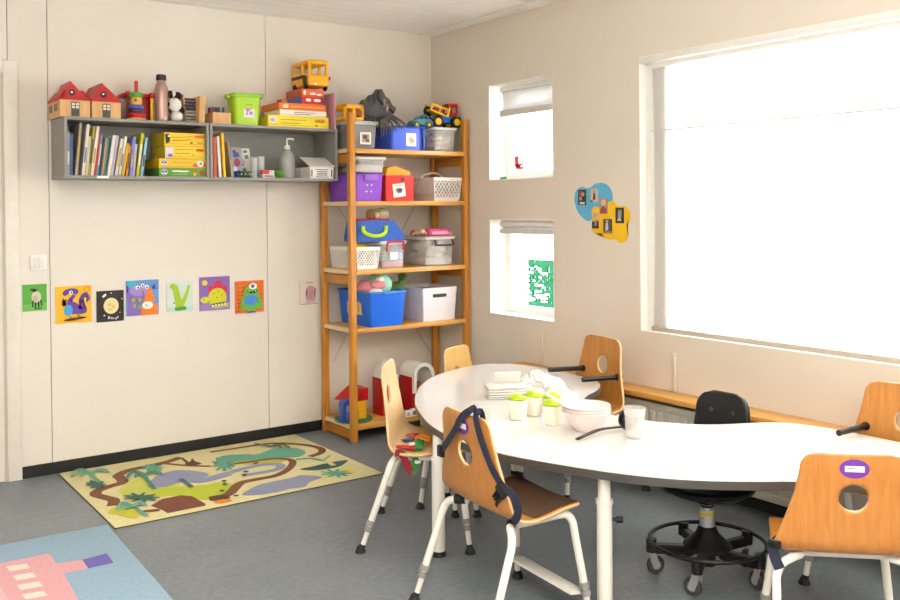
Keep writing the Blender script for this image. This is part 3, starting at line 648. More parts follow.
def make_chair(name, label, wood_m, edge_m, footrest=False, arms=False, clamps=False):
    t = thing(name, label, 'chair', (0, 0, 0), 'moulded plywood chairs around the table')
    b = bmesh.new(); ns, nt_ = 70, 41
    svals = [STOT*(.5-.5*math.cos(PI*min(1, k/ns))) * .25 + STOT*(k/ns)*.75 for k in range(ns+1)]
    V = []
    for s in svals:
        row = []; h = halfw(s)
        for j in range(nt_):
            y = h*(-1+2*j/(nt_-1)); ss = s; dx, dy = ss-HOLE_S[0], y; dist = math.hypot(dx, dy)
            if dist > 1e-6 and abs(dist-HOLE_R) < .0065: ss = HOLE_S[0]+dx*HOLE_R/dist; y = dy*HOLE_R/dist
            row.append((b.verts.new(shell_pt(ss, y)[0]), math.hypot(ss-HOLE_S[0], y)))
        V.append(row)
    for i in range(ns):
        for j in range(nt_-1):
            q = (V[i][j], V[i][j+1], V[i+1][j+1], V[i+1][j])
            if sum(x[1] for x in q)/4 < HOLE_R-.0005 or all(x[1] <= HOLE_R+1e-5 for x in q): continue
            b.faces.new([x[0] for x in q])
    bmesh.ops.delete(b, geom=[v for v in b.verts if not v.link_faces], context='VERTS')
    bmesh.ops.recalc_face_normals(b, faces=b.faces[:])
    m = MB(); m.mi(wood_m); m.mi(edge_m); m._merge(b, None)
    o = m.build('seat_shell', t); md = o.modifiers.new('thickness', 'SOLIDIFY'); md.thickness = .010; md.offset = 0; md.material_offset_rim = 1
    # frame: side rails and a cross tube under the seat
    r = .0135; m = MB(); hy = .160
    for sy in (-1, 1):
        y = sy*hy; m.tube([(-.070, y, .360), (.0, y, .358), (.120, y, .360)], r*.95, WHITE_METAL, 12)
    m.tube([(-.03, -hy, .357), (-.03, hy, .357)], .011, WHITE_METAL, 10); m.tube([(.08, -hy, .358), (.08, hy, .358)], .011, WHITE_METAL, 10)
    m.build('seat_frame', t)
    for fx in (-1, 1):
        for sy in (-1, 1):
            if fx < 0:
                fo = Vector((-.232, sy*.236, 0)); kn = Vector((-.122, sy*.217, .312)); tp = [(-.060, sy*.135, .361), (-.092, sy*.165, .361), (-.110, sy*.200, .346)]
            else:
                fo = Vector((.200, sy*.215, 0)); kn = Vector((.160, sy*.172, .328)); tp = [(.110, sy*hy, .360), (.135, sy*.161, .358), (.150, sy*.165, .349)]
            path_ = spline(tp+[kn, kn.lerp(fo, .12), kn.lerp(fo, .35)], 5)
            path_ = path_[:-1]+[kn.lerp(fo, q) for q in (.35, .5, .62)]
            m = MB(); m.tube(path_, r, WHITE_METAL, 14); lg = m.build('leg', t)
            m = MB(); m.tube([kn.lerp(fo, .60), kn.lerp(fo, .66)], .0175, GREYPL, 14); m.tube([kn.lerp(fo, .675), kn.lerp(fo, .735)], .0165, GREYPL, 14); c_ = m.build('height_collar', lg); c_['label'] = 'grey plastic height collar'
            m = MB(); m.tube([kn.lerp(fo, .62), kn.lerp(fo, .93)], .0105, WHITE_METAL, 12); m.build('inner_tube', lg)
            m = MB(); e = kn.lerp(fo, .90); m.tube([e, kn.lerp(fo, .93)], .012, BLACK_RUB, 10); m.lathe([(.011, .026), (.014, .020), (.021, .006), (.021, 0)], fo.x, fo.y, BLACK_RUB, 16); c_ = m.build('leg_foot', lg); c_['label'] = 'black rubber foot'
            if clamps and fx < 0:
                m = MB(); m.tube([path_[2], path_[4], path_[6]], .0165, BLACK_RUB, 12); c_ = m.build('clamp', lg); c_['label'] = 'black clamp at the top of the leg'
    if footrest:
        m = MB(); m.box(.120, .185, -.185, .185, -.006, .006, WHITE_METAL, .003, M=Matrix.Translation((.02, 0, .115)) @ Matrix.Rotation(.15, 4, 'Y')); m.build('footrest', t)
    if arms:
        for sy in (-1, 1):
            m = MB(); m.tube([(-.150, sy*.143, .532), (-.10, sy*.145, .534), (.0, sy*.148, .537), (.066, sy*.150, .539)], .0115, BLACK, 12)
            m.tube([(-.158, sy*.143, .532), (-.130, sy*.144, .533)], .0165, BLACK, 12); o = m.build('armrest', t); o['label'] = 'black tubular armrest'
    return t
def sticker_on(chair):
    """purple oval name sticker on the rear of the backrest"""
    m = MB(); mp = mat('#6b2f9a', .5); n = 28; ce = .043
    def pt(s, y, off): p, nn = shell_pt(s, y); nn = Vector((1, 0, 0)); return p-nn*(.0055+off)
    rings = []
    b = bmesh.new(); cen = b.verts.new(pt(ce, 0, .0008)); pr = [cen]
    for q in (.5, 1.):
        ring = [b.verts.new(pt(ce+.029*q*math.sin(2*PI*k/n), .043*q*math.cos(2*PI*k/n), .0008)) for k in range(n)]; rings.append(ring)
    for k in range(n):
        b.faces.new((cen, rings[0][k], rings[0][(k+1) % n])); b.faces.new((rings[0][k], rings[1][k], rings[1][(k+1) % n], rings[0][(k+1) % n]))
    m._merge(b, mp)
    for (s0, s1, y0, y1, mm, off) in ((.034, .052, -.028, .028, PAPER, .0016), (.0395, .042, .0, .022, mat('#6a6470', .6), .0022)):
        b = bmesh.new(); N = 6; A = [b.verts.new(pt(s0, y0+(y1-y0)*k/N, off)) for k in range(N+1)]; B = [b.verts.new(pt(s1, y0+(y1-y0)*k/N, off)) for k in range(N+1)]
        for k in range(N): b.faces.new((A[k], A[k+1], B[k+1], B[k]))
        m._merge(b, mm)
    o = m.build('name_sticker', chair); o['label'] = 'purple oval name sticker with a white strip'
def place(t, x, y, deg, s=1.):
    t.location = (x, y, 0); t.rotation_euler = (0, 0, math.radians(deg)); t.scale = (s, s, s); return t
CH_B = make_chair('plywood_chair', 'plywood chair with a navy harness over its back, front centre of the table', BEECH, BEECH_EDGE, footrest=True, clamps=True)
sticker_on(CH_B)
def dark_seat_layer(chair):  # added thin dark brown layer just above the seat shell
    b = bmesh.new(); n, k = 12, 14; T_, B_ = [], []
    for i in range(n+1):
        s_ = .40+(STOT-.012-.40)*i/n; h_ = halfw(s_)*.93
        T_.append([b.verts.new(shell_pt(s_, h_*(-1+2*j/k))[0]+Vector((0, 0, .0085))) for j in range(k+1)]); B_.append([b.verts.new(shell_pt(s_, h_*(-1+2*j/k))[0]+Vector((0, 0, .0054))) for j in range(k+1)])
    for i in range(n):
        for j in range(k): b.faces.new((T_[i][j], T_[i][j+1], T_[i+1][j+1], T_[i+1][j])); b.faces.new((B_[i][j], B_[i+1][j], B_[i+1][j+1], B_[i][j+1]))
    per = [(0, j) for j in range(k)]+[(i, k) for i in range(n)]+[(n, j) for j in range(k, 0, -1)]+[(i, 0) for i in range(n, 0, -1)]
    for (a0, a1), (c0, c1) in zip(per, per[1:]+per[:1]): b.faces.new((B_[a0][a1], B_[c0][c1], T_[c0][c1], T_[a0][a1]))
    m = MB(); m._merge(b, mat('#4a3320', .6)); o = m.build('dark_seat_layer', chair); o['label'] = 'dark brown seat surface'
dark_seat_layer(CH_B)
CH_A = make_chair('plywood_chair', 'pale plywood chair seen side-on at the table end, red and green straps on its seat', BEECH_PALE, BEECH_EDGE)
CH_C = make_chair('plywood_chair', 'plywood chair with its back to us and a purple name sticker, nearest on the right', BEECH, BEECH_EDGE, footrest=True)
sticker_on(CH_C)
CH_D = make_chair('plywood_chair', 'plywood armchair with black armrests by the wall below the cloud stickers', BEECH_DARK, BEECH_EDGE, arms=True)
CH_E = make_chair('plywood_chair', 'plywood armchair with black armrests by the wall under the right end of the big window', BEECH_DARK, BEECH_EDGE, arms=True)
HOLE_S[0] = .178
CH_F = make_chair('plywood_chair', 'small pale yellow plywood chair at the far end of the table by the shelf unit', wood('#dcae62', '#e8c078', (26, 26, 1.2), .35, 'pale_ply'), BEECH_EDGE)
place(CH_A, -1.388, -1.938, -41, 1.035)
place(CH_B, -1.602, -2.745, -5, 1.003)
place(CH_C, -1.006, -3.634, 45, .96)
place(CH_D, -.385, -1.822, 170, 1.035)
place(CH_E, -.352, -3.424, 185, 1.015)
pF = flo(457, 347, .61)
place(CH_F, pF.x+.06, pF.y-.10, -68, .86)

# low stool under the table end: only its legs show
t = thing('low_stool', 'white-legged low stool tucked under the table end behind the side-on chair', 'stool', (-1.10, -1.72, 0))
m = MB(); m.lathe([(0, .405), (.13, .405), (.14, .398), (.14, .385), (.13, .380), (0, .380)], -1.10, -1.72, BEECH, 28); m.build('seat', t)
for ang in (152, 242, 332, 62):
    a = math.radians(ang); fo = Vector((-1.10+.145*math.cos(a), -1.72+.145*math.sin(a), 0)); kn = Vector((-1.10+.09*math.cos(a), -1.72+.09*math.sin(a), .38))
    m = MB(); m.tube([kn, kn.lerp(fo, .66)], .0135, WHITE_METAL, 12); lg = m.build('leg', t)
    m = MB(); m.tube([kn.lerp(fo, .62), kn.lerp(fo, .68)], .0175, GREYPL, 12); m.tube([kn.lerp(fo, .69), kn.lerp(fo, .75)], .0165, GREYPL, 12); m.build('height_collar', lg)
    m = MB(); m.tube([kn.lerp(fo, .65), kn.lerp(fo, .95)], .0105, WHITE_METAL, 10); m.build('inner_tube', lg)
    m = MB(); m.lathe([(.011, .03), (.014, .020), (.021, .006), (.021, 0)], fo.x, fo.y, BLACK_RUB, 14); m.build('leg_foot', lg)

# black swivel stool
GX, GY = -.800, -2.965
for _ in range(3):
    pass
cs = [flo(649, 573.5), flo(692, 596), flo(748, 591.5)]
def circ(a, b_, c_):
    ax, ay, bx, by, cx, cy = a.x, a.y, b_.x, b_.y, c_.x, c_.y; d = 2*(ax*(by-cy)+bx*(cy-ay)+cx*(ay-by))
    ux = ((ax*ax+ay*ay)*(by-cy)+(bx*bx+by*by)*(cy-ay)+(cx*cx+cy*cy)*(ay-by))/d; uy = ((ax*ax+ay*ay)*(cx-bx)+(bx*bx+by*by)*(ax-cx)+(cx*cx+cy*cy)*(bx-ax))/d
    return ux, uy, math.hypot(ax-ux, ay-uy)
print('STOOL', circ(*cs), [(round(math.degrees(math.atan2(p.y-GY, p.x-GX))), round(math.hypot(p.x-GX, p.y-GY), 3)) for p in cs])
t = thing('swivel_stool', 'black swivel stool on castors with a chrome column and foot ring', 'stool', (GX, GY, 0))
A0 = 137
m = MB(); m.lathe([(.030, .192), (.034, .188), (.044, .165), (.070, .138), (.090, .122), (.090, .108), (.0, .104)], GX, GY, BLACK, 28); m.cyl((GX, GY, .045), (GX, GY, .11), .030, BLACK, 20); m.build('base_hub', t)
for k in range(5):
    a = math.radians(A0+72*k); c_, s_ = math.cos(a), math.sin(a); M = Matrix.Translation((GX, GY, 0)) @ Matrix.Rotation(a, 4, 'Z')
    m = MB(); m.frustum(.05, .225, -.018, .018, .080, .116, .004, BLACK, .004, M=M); m.cyl((GX+.208*c_, GY+.208*s_, .085), (GX+.208*c_, GY+.208*s_, .135), .020, BLACK, 16); sp = m.build('base_leg', t)
    m = MB(); M2 = Matrix.Translation((GX+.208*c_, GY+.208*s_, 0)) @ Matrix.Rotation(a+.9*math.sin(k*2.1)+.4, 4, 'Z')
    for yy in (-.014, .014): m.prism([(-.030, .030), (-.012, .085), (.016, .085), (.010, .055), (-.006, .022), (-.022, .022)], yy-.0015, yy+.0015, CHROME, M=M2 @ Matrix.Rotation(PI/2, 4, 'X'))
    m.box(-.014, .016, -.0155, .0155, .080, .087, CHROME, .002, M=M2); ca = m.build('castor', sp); ca['label'] = 'chrome castor with a dark wheel'
    wl = MB(); wl.lathe([(0, -.010), (.030, -.010), (.034, -.006), (.034, .006), (.030, .010), (0, .010)], 0, 0, mat('#3a3a3a', .6), 24, M=M2 @ Matrix.Translation((-.018, 0, .0345)) @ Matrix.Rotation(PI/2, 4, 'X'))
    wl.lathe([(0, -.0112), (.018, -.0112), (.018, .0112), (0, .0112)], 0, 0, GREYPL, 18, M=M2 @ Matrix.Translation((-.018, 0, .0345)) @ Matrix.Rotation(PI/2, 4, 'X'))
    wl.build('wheel', sp)
m = MB(); m.tube([(GX+.213*math.cos(2*PI*k/48), GY+.213*math.sin(2*PI*k/48), .132) for k in range(48)], .008, BLACK, 10, closed=True); m.build('foot_ring', t)
m = MB(); m.cyl((GX, GY, .18), (GX, GY, .255), .028, CHROME, 24); m.cyl((GX, GY, .255), (GX, GY, .30), .018, CHROME, 20); m.cyl((GX, GY, .263), (GX, GY, .270), .022, BLACK, 20); m.build('gas_column', t)
m = MB(); m.cyl((GX, GY, .234), (GX, GY, .247), .0287, mat('#d9c930', .5), 24); o = m.build('column_label', t); o['label'] = 'yellow label round the column'
m = MB(); m.lathe([(.0, .305), (.05, .305), (.14, .318), (.175, .338), (.180, .352), (.17, .362), (0, .366)], GX, GY, BLACK, 36); m.box(GX-.06, GX+.06, GY-.05, GY+.05, .288, .308, BLACK, .004); m.build('seat', t)
# backrest: curved rounded panel behind the seat, on a flat bar
bd = Vector((.88, .47, 0)).normalized(); bc = Vector((GX+.384, GY+.221, 0)); bq = Matrix.Rotation(math.radians(-26), 3, 'Z') @ bd; sd = Vector((-bq.y, bq.x, 0))
m = MB(); b = bmesh.new(); nu, nv = 24, 18; rows = []
for j in range(nv+1):
    v = -1+2*j/nv; row = []
    for k in range(nu+1):
        u = -1+2*k/nu
        hw = .142*(1-.14*(v+1)/2); r = .07; ev = (1-abs(v))*.125; hh = hw
        if ev < r: hh -= r-math.sqrt(max(0, r*r-(r-ev)**2))
        lx = u*hh; row.append(b.verts.new(bc+sd*lx+Vector((0, 0, .488+.125*v))+bq*(.012*v-.9*lx*lx)))
    rows.append(row)
for j in range(nv):
    for k in range(nu): b.faces.new((rows[j][k], rows[j][k+1], rows[j+1][k+1], rows[j+1][k]))
m._merge(b, BLACK); o = m.build('backrest', t); md = o.modifiers.new('thickness', 'SOLIDIFY'); md.thickness = .018; md.offset = 0
for sx in (-.055, .055):
    m = MB(); p = bc+sd*sx+Vector((0, 0, .535))-bq*.004; m.cyl(p, p-bq*.012, .008, mat('#3d3d40', .4), 12); m.build('bolt', t)
m = MB(); q0 = Vector((GX, GY, .300)); m.band([q0+bd*.05, q0+bd*.20, q0+bd*.418+Vector((0, 0, .04)), bc+Vector((0, 0, .43))+bd*.014, bc+Vector((0, 0, .50))+bd*.012], [(0, 0, -1), (0, 0, -1), tuple(bd-Vector((0, 0, 1))), tuple(bd), tuple(bd)], .05, .006, BLACK); m.build('back_bar', t)

# ================================================================== things on the table
from mathutils import noise
def onT(u, v): p = flo(u, v, ZTB); return p.x, p.y
CUPW = mat('#f0ead8', .35); LIME2 = mat('#b4d321', .45)
def cup(u, v, s, label, rot):
    x, y = onT(u, v); t = thing('drinking_cup', label, 'cup', (x, y, ZTB), 'white cups with lime tops')
    b = bmesh.new(); n = 32; rings = []
    for r, z in ((.0, .003), (.026, .0), (.030, .004), (.0385, .066), (.040, .078), (.037, .078), (.029, .010), (0, .008)):
        ring = []
        for k in range(n):
            a = 2*PI*k/n+rot; q = r*s/(abs(math.cos(a-rot))**4+abs(math.sin(a-rot))**4)**.25*.93
            ring.append(b.verts.new((x+q*math.cos(a), y+q*math.sin(a), ZTB+z*s+.0004)))
        rings.append(ring)
    for A, B in zip(rings, rings[1:]):
        for k in range(n): b.faces.new((A[k], A[(k+1) % n], B[(k+1) % n], B[k]))
    bmesh.ops.remove_doubles(b, verts=b.verts[:], dist=1e-6)
    m = MB(); m._merge(b, CUPW); m.build('cup_body', t)
    M = Matrix.Translation((x, y, ZTB+.080*s)) @ Matrix.Rotation(rot, 4, 'Z') @ Matrix.Rotation(.10, 4, 'Y')
    m = MB(); m.lathe([(0, -.004), (.036*s, -.004), (.0390*s, .001), (.038*s, .006), (.033*s, .010), (.016*s, .012), (0, .012)], 0, 0, LIME2, 28, M=M)
    m.frustum(-.034*s, .002*s, -.020*s, .020*s, .006, .021*s, -.003, LIME2, .004, M=M, top=.006); o = m.build('cup_lid', t); o['label'] = 'lime green lid'
cup(518, 419, 1.06, 'white cup with a lime top, frontmost left of the four cups', .5)
cup(534.5, 415, 1.02, 'white cup with a lime top behind the left front cup, by the cloths', .2)
cup(552.5, 424.5, 1.02, 'white cup with a lime top, nearest the pink bowls', .3)
cup(552, 415.5, .98, 'white cup with a lime top hidden behind the cup by the pink bowls', .9)
# nested bowls
PINK = mat('#efe0da', .35)
bx, by = onT(586.5, 430)
for k, (dz, l) in enumerate(((0, 'pale pink bowl, lowest of the nested bowls on the table'), (.011, 'pale pink bowl in the middle of the nested bowls on the table'), (.022, 'pale pink bowl, topmost of the nested bowls, holding the white spoon'))):
    m = MB(); s_ = .965-.012*k; z = dz
    m.lathe([(0, .0), (.046*s_, .0), (.052*s_, .004), (.075*s_, .028), (.092*s_, .062), (.098*s_, .074), (.101*s_, .076), (.100*s_, .079), (.0965*s_, .0785), (.089*s_, .062), (.072*s_, .031), (.048*s_, .0085), (0, .0075)], bx, by, PINK, 48, z=ZTB+.0004+z)
    o = one(m, 'bowl', l, 'bowl', 'nested pink bowls')
p = onT(546, 400); q0 = Vector((*onT(545, 399), ZTB+.105)); q1 = Vector((bx+.01, by+.02, ZTB+.075))
a = at(545, 393, 0, -.62); b_ = at(578, 412, 0, bx-.02)
m = MB(); e0 = Vector((bx-.02, by+.03, ZTB+.055)); e1 = at(546.5, 393.5, 2, ZTB+.150)
m.tube([e0, e0.lerp(e1, .5)+Vector((0, 0, .004)), e1], .004, WHITE, 8, rads=[.006, .004, .005]); m.ball(tuple(e0), (.018, .014, .006), WHITE, 2)
one(m, 'spoon', 'white plastic spoon leaning out of the top pink bowl', 'spoon')
# black ladle
m = MB(); h0, h1, h2 = Vector((*onT(577, 442), ZTB+.008)), Vector((*onT(604, 435), ZTB+.022)), Vector((*onT(621, 432), ZTB+.018))
m.band(spline([h0, h0.lerp(h1, .6)+Vector((0, 0, .004)), h1, h2], 5), (0, 0, 1), .016, .005, mat('#1e1d1c', .4))
lx, ly = onT(629, 429.5); m.lathe([(0, 0), (.020, .003), (.034, .016), (.040, .036), (.0375, .036), (.032, .018), (.018, .006), (0, .004)], 0, 0, mat('#1e1d1c', .4), 28, M=Matrix.Translation((lx, ly, ZTB+.036)) @ Matrix.Rotation(.62, 4, 'Z') @ Matrix.Rotation(-1.25, 4, 'Y') @ Matrix.Translation((0, 0, -.018)))
one(m, 'ladle', 'black plastic ladle lying on the table behind the clear cup', 'ladle')
x, y = onT(634.8, 438); m = MB()
m.lathe([(0, .001), (.031, .001), (.033, .004), (.039, .092), (.042, .117), (.0405, .118), (.0375, .092), (.0315, .007), (0, .006)], x, y, mat('#e8e4de', .2, alpha=.30), 40, z=ZTB)
for z, r in ((.092, .0395), (.099, .0402), (.106, .041)): m.tube([(x+r*math.cos(2*PI*k/36), y+r*math.sin(2*PI*k/36), ZTB+z) for k in range(36)], .0009, mat('#ffffff', .2, alpha=.6), 6, closed=True)
one(m, 'clear_cup', 'clear ribbed plastic cup standing on the table in front of the ladle', 'cup')
# cloths
CLOTH = mat('#e0dcd4', .9, var=.05, scale=120, bump=.3)
def fold(x, y, w_, d_, z0, h_, rot, label, layers=3):
    m = MB(); M = Matrix.Translation((x, y, z0)) @ Matrix.Rotation(rot, 4, 'Z')
    for k in range(layers):
        hh = h_/layers; b = bmesh.new(); n, k2 = 14, 10
        top = [[None]*(n+1) for _ in range(k2+1)]; bot = [[None]*(n+1) for _ in range(k2+1)]
        for j in range(k2+1):
            for i in range(n+1):
                xx, yy = (-.5+i/n)*w_*(1-.02*k), (-.5+j/k2)*d_*(1-.02*k); e_ = min(i, n-i, j, k2-j); dip = .35*hh if e_ == 0 else 0
                wv = .0025*noise.noise(Vector((xx*18+k*3, yy*18, z0*9)))
                top[j][i] = b.verts.new((xx, yy, (k+1)*hh-dip+wv*(0 if e_ == 0 else 1))); bot[j][i] = b.verts.new((xx, yy, k*hh+dip*.8+.0004))
        for j in range(k2):
            for i in range(n):
                b.faces.new((top[j][i], top[j][i+1], top[j+1][i+1], top[j+1][i])); b.faces.new((bot[j][i], bot[j+1][i], bot[j+1][i+1], bot[j][i+1]))
        per = [(0, i) for i in range(n)]+[(j, n) for j in range(k2)]+[(k2, i) for i in range(n, 0, -1)]+[(j, 0) for j in range(k2, 0, -1)]
        for (j0, i0), (j1, i1) in zip(per, per[1:]+per[:1]): b.faces.new((bot[j0][i0], bot[j1][i1], top[j1][i1], top[j0][i0]))
        m._merge(b, CLOTH, M)
    return one(m, 'folded_cloth', label, 'cloth', 'cream cloths on the table')
fx_, fy_ = onT(506, 397)
fold(fx_, fy_, .185, .12, ZTB, .030, -.50, 'cream cloth folded flat, lowest of the pile left of the cups')
fold(fx_+.006, fy_+.004, .190, .115, ZTB+.031, .026, -.44, 'cream cloth folded flat on top of the lower folded cloth', 2)
m = MB(); M = Matrix.Translation((fx_+.03, fy_+.03, ZTB+.057)) @ Matrix.Rotation(-.5, 4, 'Z') @ Matrix.Rotation(.55, 4, 'X')
m.box(-.062, .062, -.004, .012, .0, .062, CLOTH, .004, M=M); one(m, 'folded_cloth', 'small cream cloth square propped upright on the folded pile', 'cloth', 'cream cloths on the table')
def heap(cx, cy, z0, rx, ry, h_, label, seed):
    b = bmesh.new(); bmesh.ops.create_icosphere(b, subdivisions=5, radius=1)
    for v in b.verts:
        d = v.co.normalized(); p = d*2.1+Vector((seed, 0, 0))
        f1 = noise.noise(p*.8); w_ = p+Vector((f1*1.5, noise.noise(p*.9+Vector((9, 2, 4)))*1.5, f1)); f2 = 1-abs(noise.noise(w_*1.25+Vector((5, 1, 2))))*2; f3 = 1-abs(noise.noise(w_*2.6))*2
        r = .86+.22*f1+.14*f2+.06*f3
        zz = max(d.z, -.12)*r
        v.co = Vector((cx+d.x*r*rx, cy+d.y*r*ry, z0+.12*h_+max(zz, -.12)*h_))
        v.co.z = max(v.co.z, z0+.0006)
    m = MB(); m._merge(b, CLOTH); return one(m, 'crumpled_cloth', label, 'cloth', 'cream cloths on the table')
hx, hy = onT(538, 391.5); heap(hx, hy, ZTB, .135, .11, .082, 'cream muslin cloth crumpled in a high heap behind the cups', 1.3)
hx, hy = onT(560, 400); heap(hx, hy, ZTB, .09, .09, .042, 'cream muslin cloth end trailing low towards the pink bowls', 4.1)

# ================================================================== harnesses on the chairs
def strap(mb, pts, nrm, w_, m_, t_=.0025, n=6): mb.band(spline(pts, n), nrm, w_, t_, m_)
tb = thing('safety_harness', 'navy webbing harness hung over the back of the front centre chair', 'harness', (-1.74, -2.75, .40))
xr = lambda v: -1.782+.045*max(0, (v-440)/80)
W1 = lambda u, v: at(u, v, 0, xr(v))
m = MB(); strap(m, [W1(470, 412)+Vector((.028, 0, -.035)), W1(470, 411.5)+Vector((.02, 0, .006)), W1(468, 412), W1(461, 418), W1(455, 430), W1(446, 444), W1(441, 451)], (-1, 0, .15), .026, NAVY); m.build('left_strap', tb)
m = MB(); strap(m, [W1(477, 416)+Vector((.028, 0, -.035)), W1(477, 415)+Vector((.02, 0, .006)), W1(476, 416), W1(479, 432), W1(484, 448), W1(492, 468), W1(500, 482), W1(506, 490)], (-1, 0, .15), .027, NAVY); m.build('right_strap', tb)
m = MB(); strap(m, [W1(506, 489), W1(500, 494), W1(495, 504)], (-1, 0, 0), .030, NAVY); m.build('strap_end', tb); m = MB(); strap(m, [W1(506, 489), W1(514, 497), W1(518, 508), W1(517, 517), W1(513, 522)], (-1, -.6, 0), .026, NAVY)
m.build('lower_strap', tb); m = MB()
for (u, v) in ((441, 451),): p = W1(u, v); m.box(p.x-.008, p.x+.006, p.y-.016, p.y+.016, p.z-.020, p.z+.020, BLACK, .004)
m.build('buckle', tb)
m = MB(); p = W1(503, 490); M = Matrix.Translation(p) @ Matrix.Rotation(.7, 4, 'X'); m.box(-.012, .003, -.026, .026, -.018, .018, BLACK, .004, M=M)
for dy in (-.012, .0, .012): m.box(-.013, .0, dy-.003, dy+.003, -.050, -.016, BLACK, .001, M=M)
m.build('buckle', tb)

ta = thing('safety_harness', 'red, green and blue strap harness lying on the side-on chair seat', 'harness', (-1.40, -1.95, .385))
HR, HG, HB, HO = mat('#b8141c', .6), mat('#1e7a35', .6), mat('#3a4a9a', .6), mat('#d9881e', .5)
SE = lambda u, v, z=.409: flo(u, v, z+(.024 if z < .4 else 0))
E1 = flo(417, 449, .404)
D1 = lambda u, v: at(u, v, 1, E1.y-.012)
m = MB(); strap(m, [SE(395, 447), SE(404, 447), SE(412, 448, .388), SE(419, 443, .395)], (0, 0, 1), .042, HR)
strap(m, [SE(407, 435), SE(415, 434, .395), SE(418, 438, .392)], (0, 0, 1), .03, HR); strap(m, [D1(395, 453), D1(402, 454), D1(406, 463), D1(410, 470), D1(413, 472)], (-.5, -1, 0), .03, mat('#8d1a2a', .6)); m.build('red_strap', ta)
m = MB(); strap(m, [SE(421, 439, .398), SE(419, 446, .394), D1(418, 453), D1(416.5, 460), D1(414, 467), D1(411, 473)], [(0, -.2, 1)]*6+[(0, -.5, .8)]*6+[(-.3, -1, .2)]*19, .034, HG); m.build('green_strap', ta)
m = MB(); strap(m, [SE(403, 441), SE(409, 439.5, .388), SE(415, 440, .390)], (0, 0, 1), .036, HB); m.build('blue_strap', ta)
m = MB(); p = SE(424, 439, .392); m.tube([p+Vector((.028*math.cos(2*PI*k/20), .040*math.sin(2*PI*k/20), .004*math.sin(4*PI*k/20))) for k in range(20)], .010, HO, 8, closed=True); m.build('padded_ring', ta)
for (u, v) in ((412, 444), (417, 461.5)):
    m = MB(); p = SE(u, v, .396) if v < 450 else D1(u, v); m.box(p.x-.012, p.x+.012, p.y-.012, p.y+.008, p.z-.006, p.z+.006, WHITE, .002); m.build('strap_label', ta)
tc_ = thing('safety_harness', 'navy strap hanging at the left edge of the nearest right-hand chair', 'harness', (-1.25, -3.55, .33))
D3 = lambda u, v: at(u, v, 0, -1.235)
m = MB(); strap(m, [D3(782, 538)+Vector((.06, 0, 0)), D3(776, 541)+Vector((.02, 0, 0)), D3(773, 546), D3(775, 557), D3(780, 569)], (-1, -.3, .2), .032, NAVY); m.build('strap', tc_)
m = MB(); p = D3(775, 544); m.box(p.x-.01, p.x+.008, p.y-.018, p.y+.018, p.z-.012, p.z+.012, BLACK, .004); m.build('buckle', tc_)

# ================================================================== things on and in the grey wall shelves
def dec(mb, x0, x1, z0, z1, y, layers):
    for k, (mt, poly) in enumerate(layers): mb.ngon([(x0+px*(x1-x0), y-.0004*(k+1), z1-py*(z1-z0)) for px, py in poly], mt)
WOODY = wood('#cf9d62', '#ddb07a', (20, 20, 3), .5, 'pale_toy_wood'); RROOF = mat('#b5080e', .45); DOORG = mat('#3f4a44', .5)
def house(u0, u1, vt, vpk, upk, label, shoulders):
    yf, yb = -.272, -.018
    x0, x1 = X(u0, yf, 110), X(u1, yf, 110); z0 = ZT; z1 = Z((u0+u1)/2, vt, yf); zp = Z(upk, vpk, yf); xp = X(upk, yf, 90)
    t = thing('dolls_house', label, "doll's house", ((x0+x1)/2, -.15, ZT), 'red-roofed wooden houses on the shelf')
    m = MB(); m.box(x0, x1, yf, yb, z0, z1, WOODY); m.build('house_body', t)
    dw = (x1-x0)*.27; xc = x0+(x1-x0)*.5
    m = MB(); m.box(xc-dw/2, xc+dw/2, yf-.004, yf, z0+.004, z0+(z1-z0)*.88, DOORG)
    for a, b_ in ((-.42, -.06), (.06, .42)):
        for c_, d_ in ((.50, .64), (.68, .82)): m.box(xc+dw*a, xc+dw*b_, yf-.0055, yf-.004, z0+(z1-z0)*c_, z0+(z1-z0)*d_, mat('#e6cfc0', .5))
    m.build('house_door', t)
    for k in (0, 1):
        m = MB(); ya = yf+.06+k*.11; m.box(x0-.003, x0, ya, ya+.055, z0+(z1-z0)*.38, z0+(z1-z0)*.8, mat('#7a6a4e', .5)); m.build('side_window', t)
    m = MB(); e = .004; m.box(x0-e, x1+e, yf-e, yb, z1, z1+.008, RROOF)
    def gable(xa, xb, ya, yb_, zb, xp_, zp_):
        b = bmesh.new(); A = [b.verts.new(p) for p in ((xa, ya, zb), (xb, ya, zb), (xp_, ya, zp_))]; B = [b.verts.new(p) for p in ((xa, yb_, zb), (xb, yb_, zb), (xp_, yb_, zp_))]
        b.faces.new(A); b.faces.new(B[::-1])
        for i in range(3): b.faces.new((A[i], A[(i+1) % 3], B[(i+1) % 3], B[i]))
        m._merge(b, RROOF)
    if shoulders:
        m.frustum(x0-.006, x1+.002, yf-.006, yb, z1+.008, z1+(zp-z1)*.55, -.0, RROOF, M=None, top=.03)
        gable(x0+(x1-x0)*.12, x1-(x1-x0)*.12, yf-.008, yb-.06, z1+.008, xp, zp)
    else: gable(x0-.004, x1+.004, yf-.006, yb, z1+.008, xp, zp)
    m.build('house_roof', t)
    m = MB(); r = .016; zc = z1+(zp-z1)*.38; m.cyl((xp+.008, yf-.0095, zc), (xp+.008, yf-.004, zc), r, mat('#3a0d0c', .6), 20); o = m.build('roof_window', t)
    m = MB(); m.cyl((xp+.006, yf-.012, zc+.002), (xp+.006, yf-.009, zc+.002), .0055, PAPER, 10); m.build('roof_knob', o)
house(60, 90.3, 100, 81, 70, 'wooden doll\'s house with shouldered red roof at the left end of the grey shelf', True)
